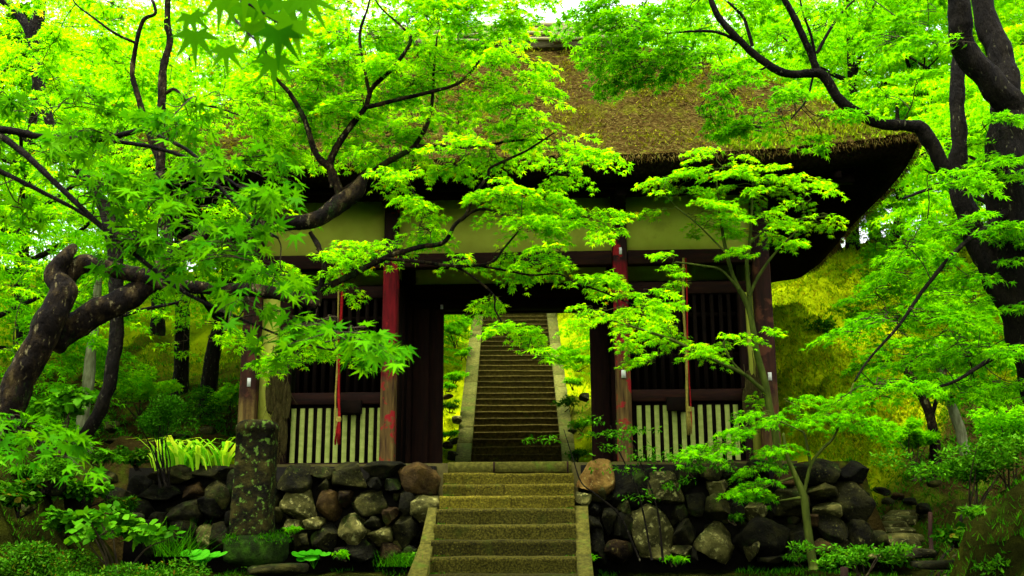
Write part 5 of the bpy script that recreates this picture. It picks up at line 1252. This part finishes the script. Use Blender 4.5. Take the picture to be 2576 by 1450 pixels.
for k_, (x_, y_, D_k, w_, h_, lab_) in enumerate([(300, 1250, 12.2, 34, 26, 'mossy boulder where the left bank meets the wall'), (255, 1200, 12.4, 40, 22, 'mossy rock under the dark curved stem'), (330, 1310, 11.8, 30, 24, 'dark boulder at the foot of the left bank'), (205, 1260, 11.6, 44, 30, 'broad dark rock in the left bank'), (120, 1230, 11.2, 46, 24, 'mossy rock high on the left bank'), (275, 1330, 11.2, 36, 22, 'low rock behind the leafy shrub'), (60, 1290, 10.8, 40, 22, 'dark rock above the clipped azaleas'), (380, 1330, 11.8, 26, 22, 'dark stone left of the marker by the long grass')]):
    rock(lab_, x_, y_, D_k, w_, h_, 'dood'[k_ % 4], 60 + k_)
rock('pale rock fallen against the wall end', 2216, 1360, 12.6, 20, 24, 'o', 9)
t = thing('low_garden_wall', 'pale low wall far back in the garden', 'wall', P(432, 972, 24))
m = MB(); a, c = P(398, 975, 24), P(466, 975, 24); m.box((a[0], a[1], a[2] - .3), (c[0], a[1] + .15, a[2] + .14)); m.build('wall_face', PLASTER, t)
m = MB(); m.box((a[0] - .05, a[1] - .04, a[2] + .145), (c[0] + .05, a[1] + .2, a[2] + .19)); m.build('coping', CURB, t)

t = thing('side_steps', 'rough narrow stone steps climbing past the end of the wall', 'steps', P(2250, 1390, 12.9))
r = np.random.default_rng(80)
for k in range(10):
    q = k / 9; x0 = 2196 + q * 20 + r.uniform(-4, 4); x1 = 2312 + q * 18 + r.uniform(-10, 10); yy = 1388 - 132 * q; D = 12.9 + 2.4 * q
    a, c = P(x0, yy, D), P(x1, yy, D)
    v, f = rock_verts(((a[0] + c[0]) / 2, a[1] + .2, a[2] - .06), ((c[0] - a[0]) / 2, .3, .075), r, cuts=3, sub=3, rough=.06, boxy=.3); m = MB(); m.add(v, f); m.build('step', ROCK['l'], t)
for (x, y, D, hw, lab) in ((2380, 1420, 10.4, 80, 'long flat path slab at the lower right'), (2300, 1392, 11.2, 45, 'short path slab below the side steps'), (2440, 1405, 10.9, 50, 'far path slab by the bank')):
    v, f = rock_verts(P(x, y, D), (hw * D / FPX, .22, .05), r, cuts=3, sub=3, rough=.05, boxy=.3); m = MB(); m.add(v, f); tag(m.build('path_slab', ROCK['o']), lab, 'stone slab', 'slabs of the side path')
for (x, y0, y1, D, w_, lab) in ((2124, 1428, 1470, 10.4, 10, 'squat wooden stake in the shrub at the wall foot'), (2340, 1290, 1345, 11.5, 5, 'thin dark stake beside the side path')):
    a, c = P(x, y0, D), P(x, y1, D); s_ = D / FPX
    m = MB(); m.tube(np.array([c - (0, 0, .2), c, a, a + (0, 0, .006)]), np.array([w_, w_, w_ * .96, w_ * .6]) * s_, 10, wob=.06); tag(m.build('wooden_stake', WOOD), lab, 'stake')
# bare roots on the right bank
t = thing('exposed_roots', 'bare tree roots crawling down the bank beside the side path', 'roots', P(2300, 1300, 12))
for k in range(14):
    x0, y0 = r.uniform(2300, 2560), r.uniform(1235, 1330); D0 = 11.3 + r.uniform(-.8, .6); pts_ = []
    for j in range(6):
        p_ = P(x0 - j * 18 + r.normal(0, 6), y0 + j * r.uniform(8, 20), D0 - j * .08); p_[2] = max(p_[2] * .0 + float(ground_z(np.array(p_[0]), np.array(p_[1]))) + .015, -3); pts_.append(p_)
    w = smooth_path(np.array(pts_), 4); m = MB(); m.tube(w, np.linspace(.03, .008, len(w)), 6, wob=.25); m.build('root', BARK_W, t, smooth=True)

bpy.context.view_layer.update()
tot = sum(len(m_.polygons) for m_ in bpy.data.meshes)
open('/tmp/stat.txt','w').write(str((tot, sum(len(p.loops)-2*len(p.polygons) for p in bpy.data.meshes), len(bpy.data.objects))))
print('mesh polygons', tot, 'objects', len(bpy.data.objects))
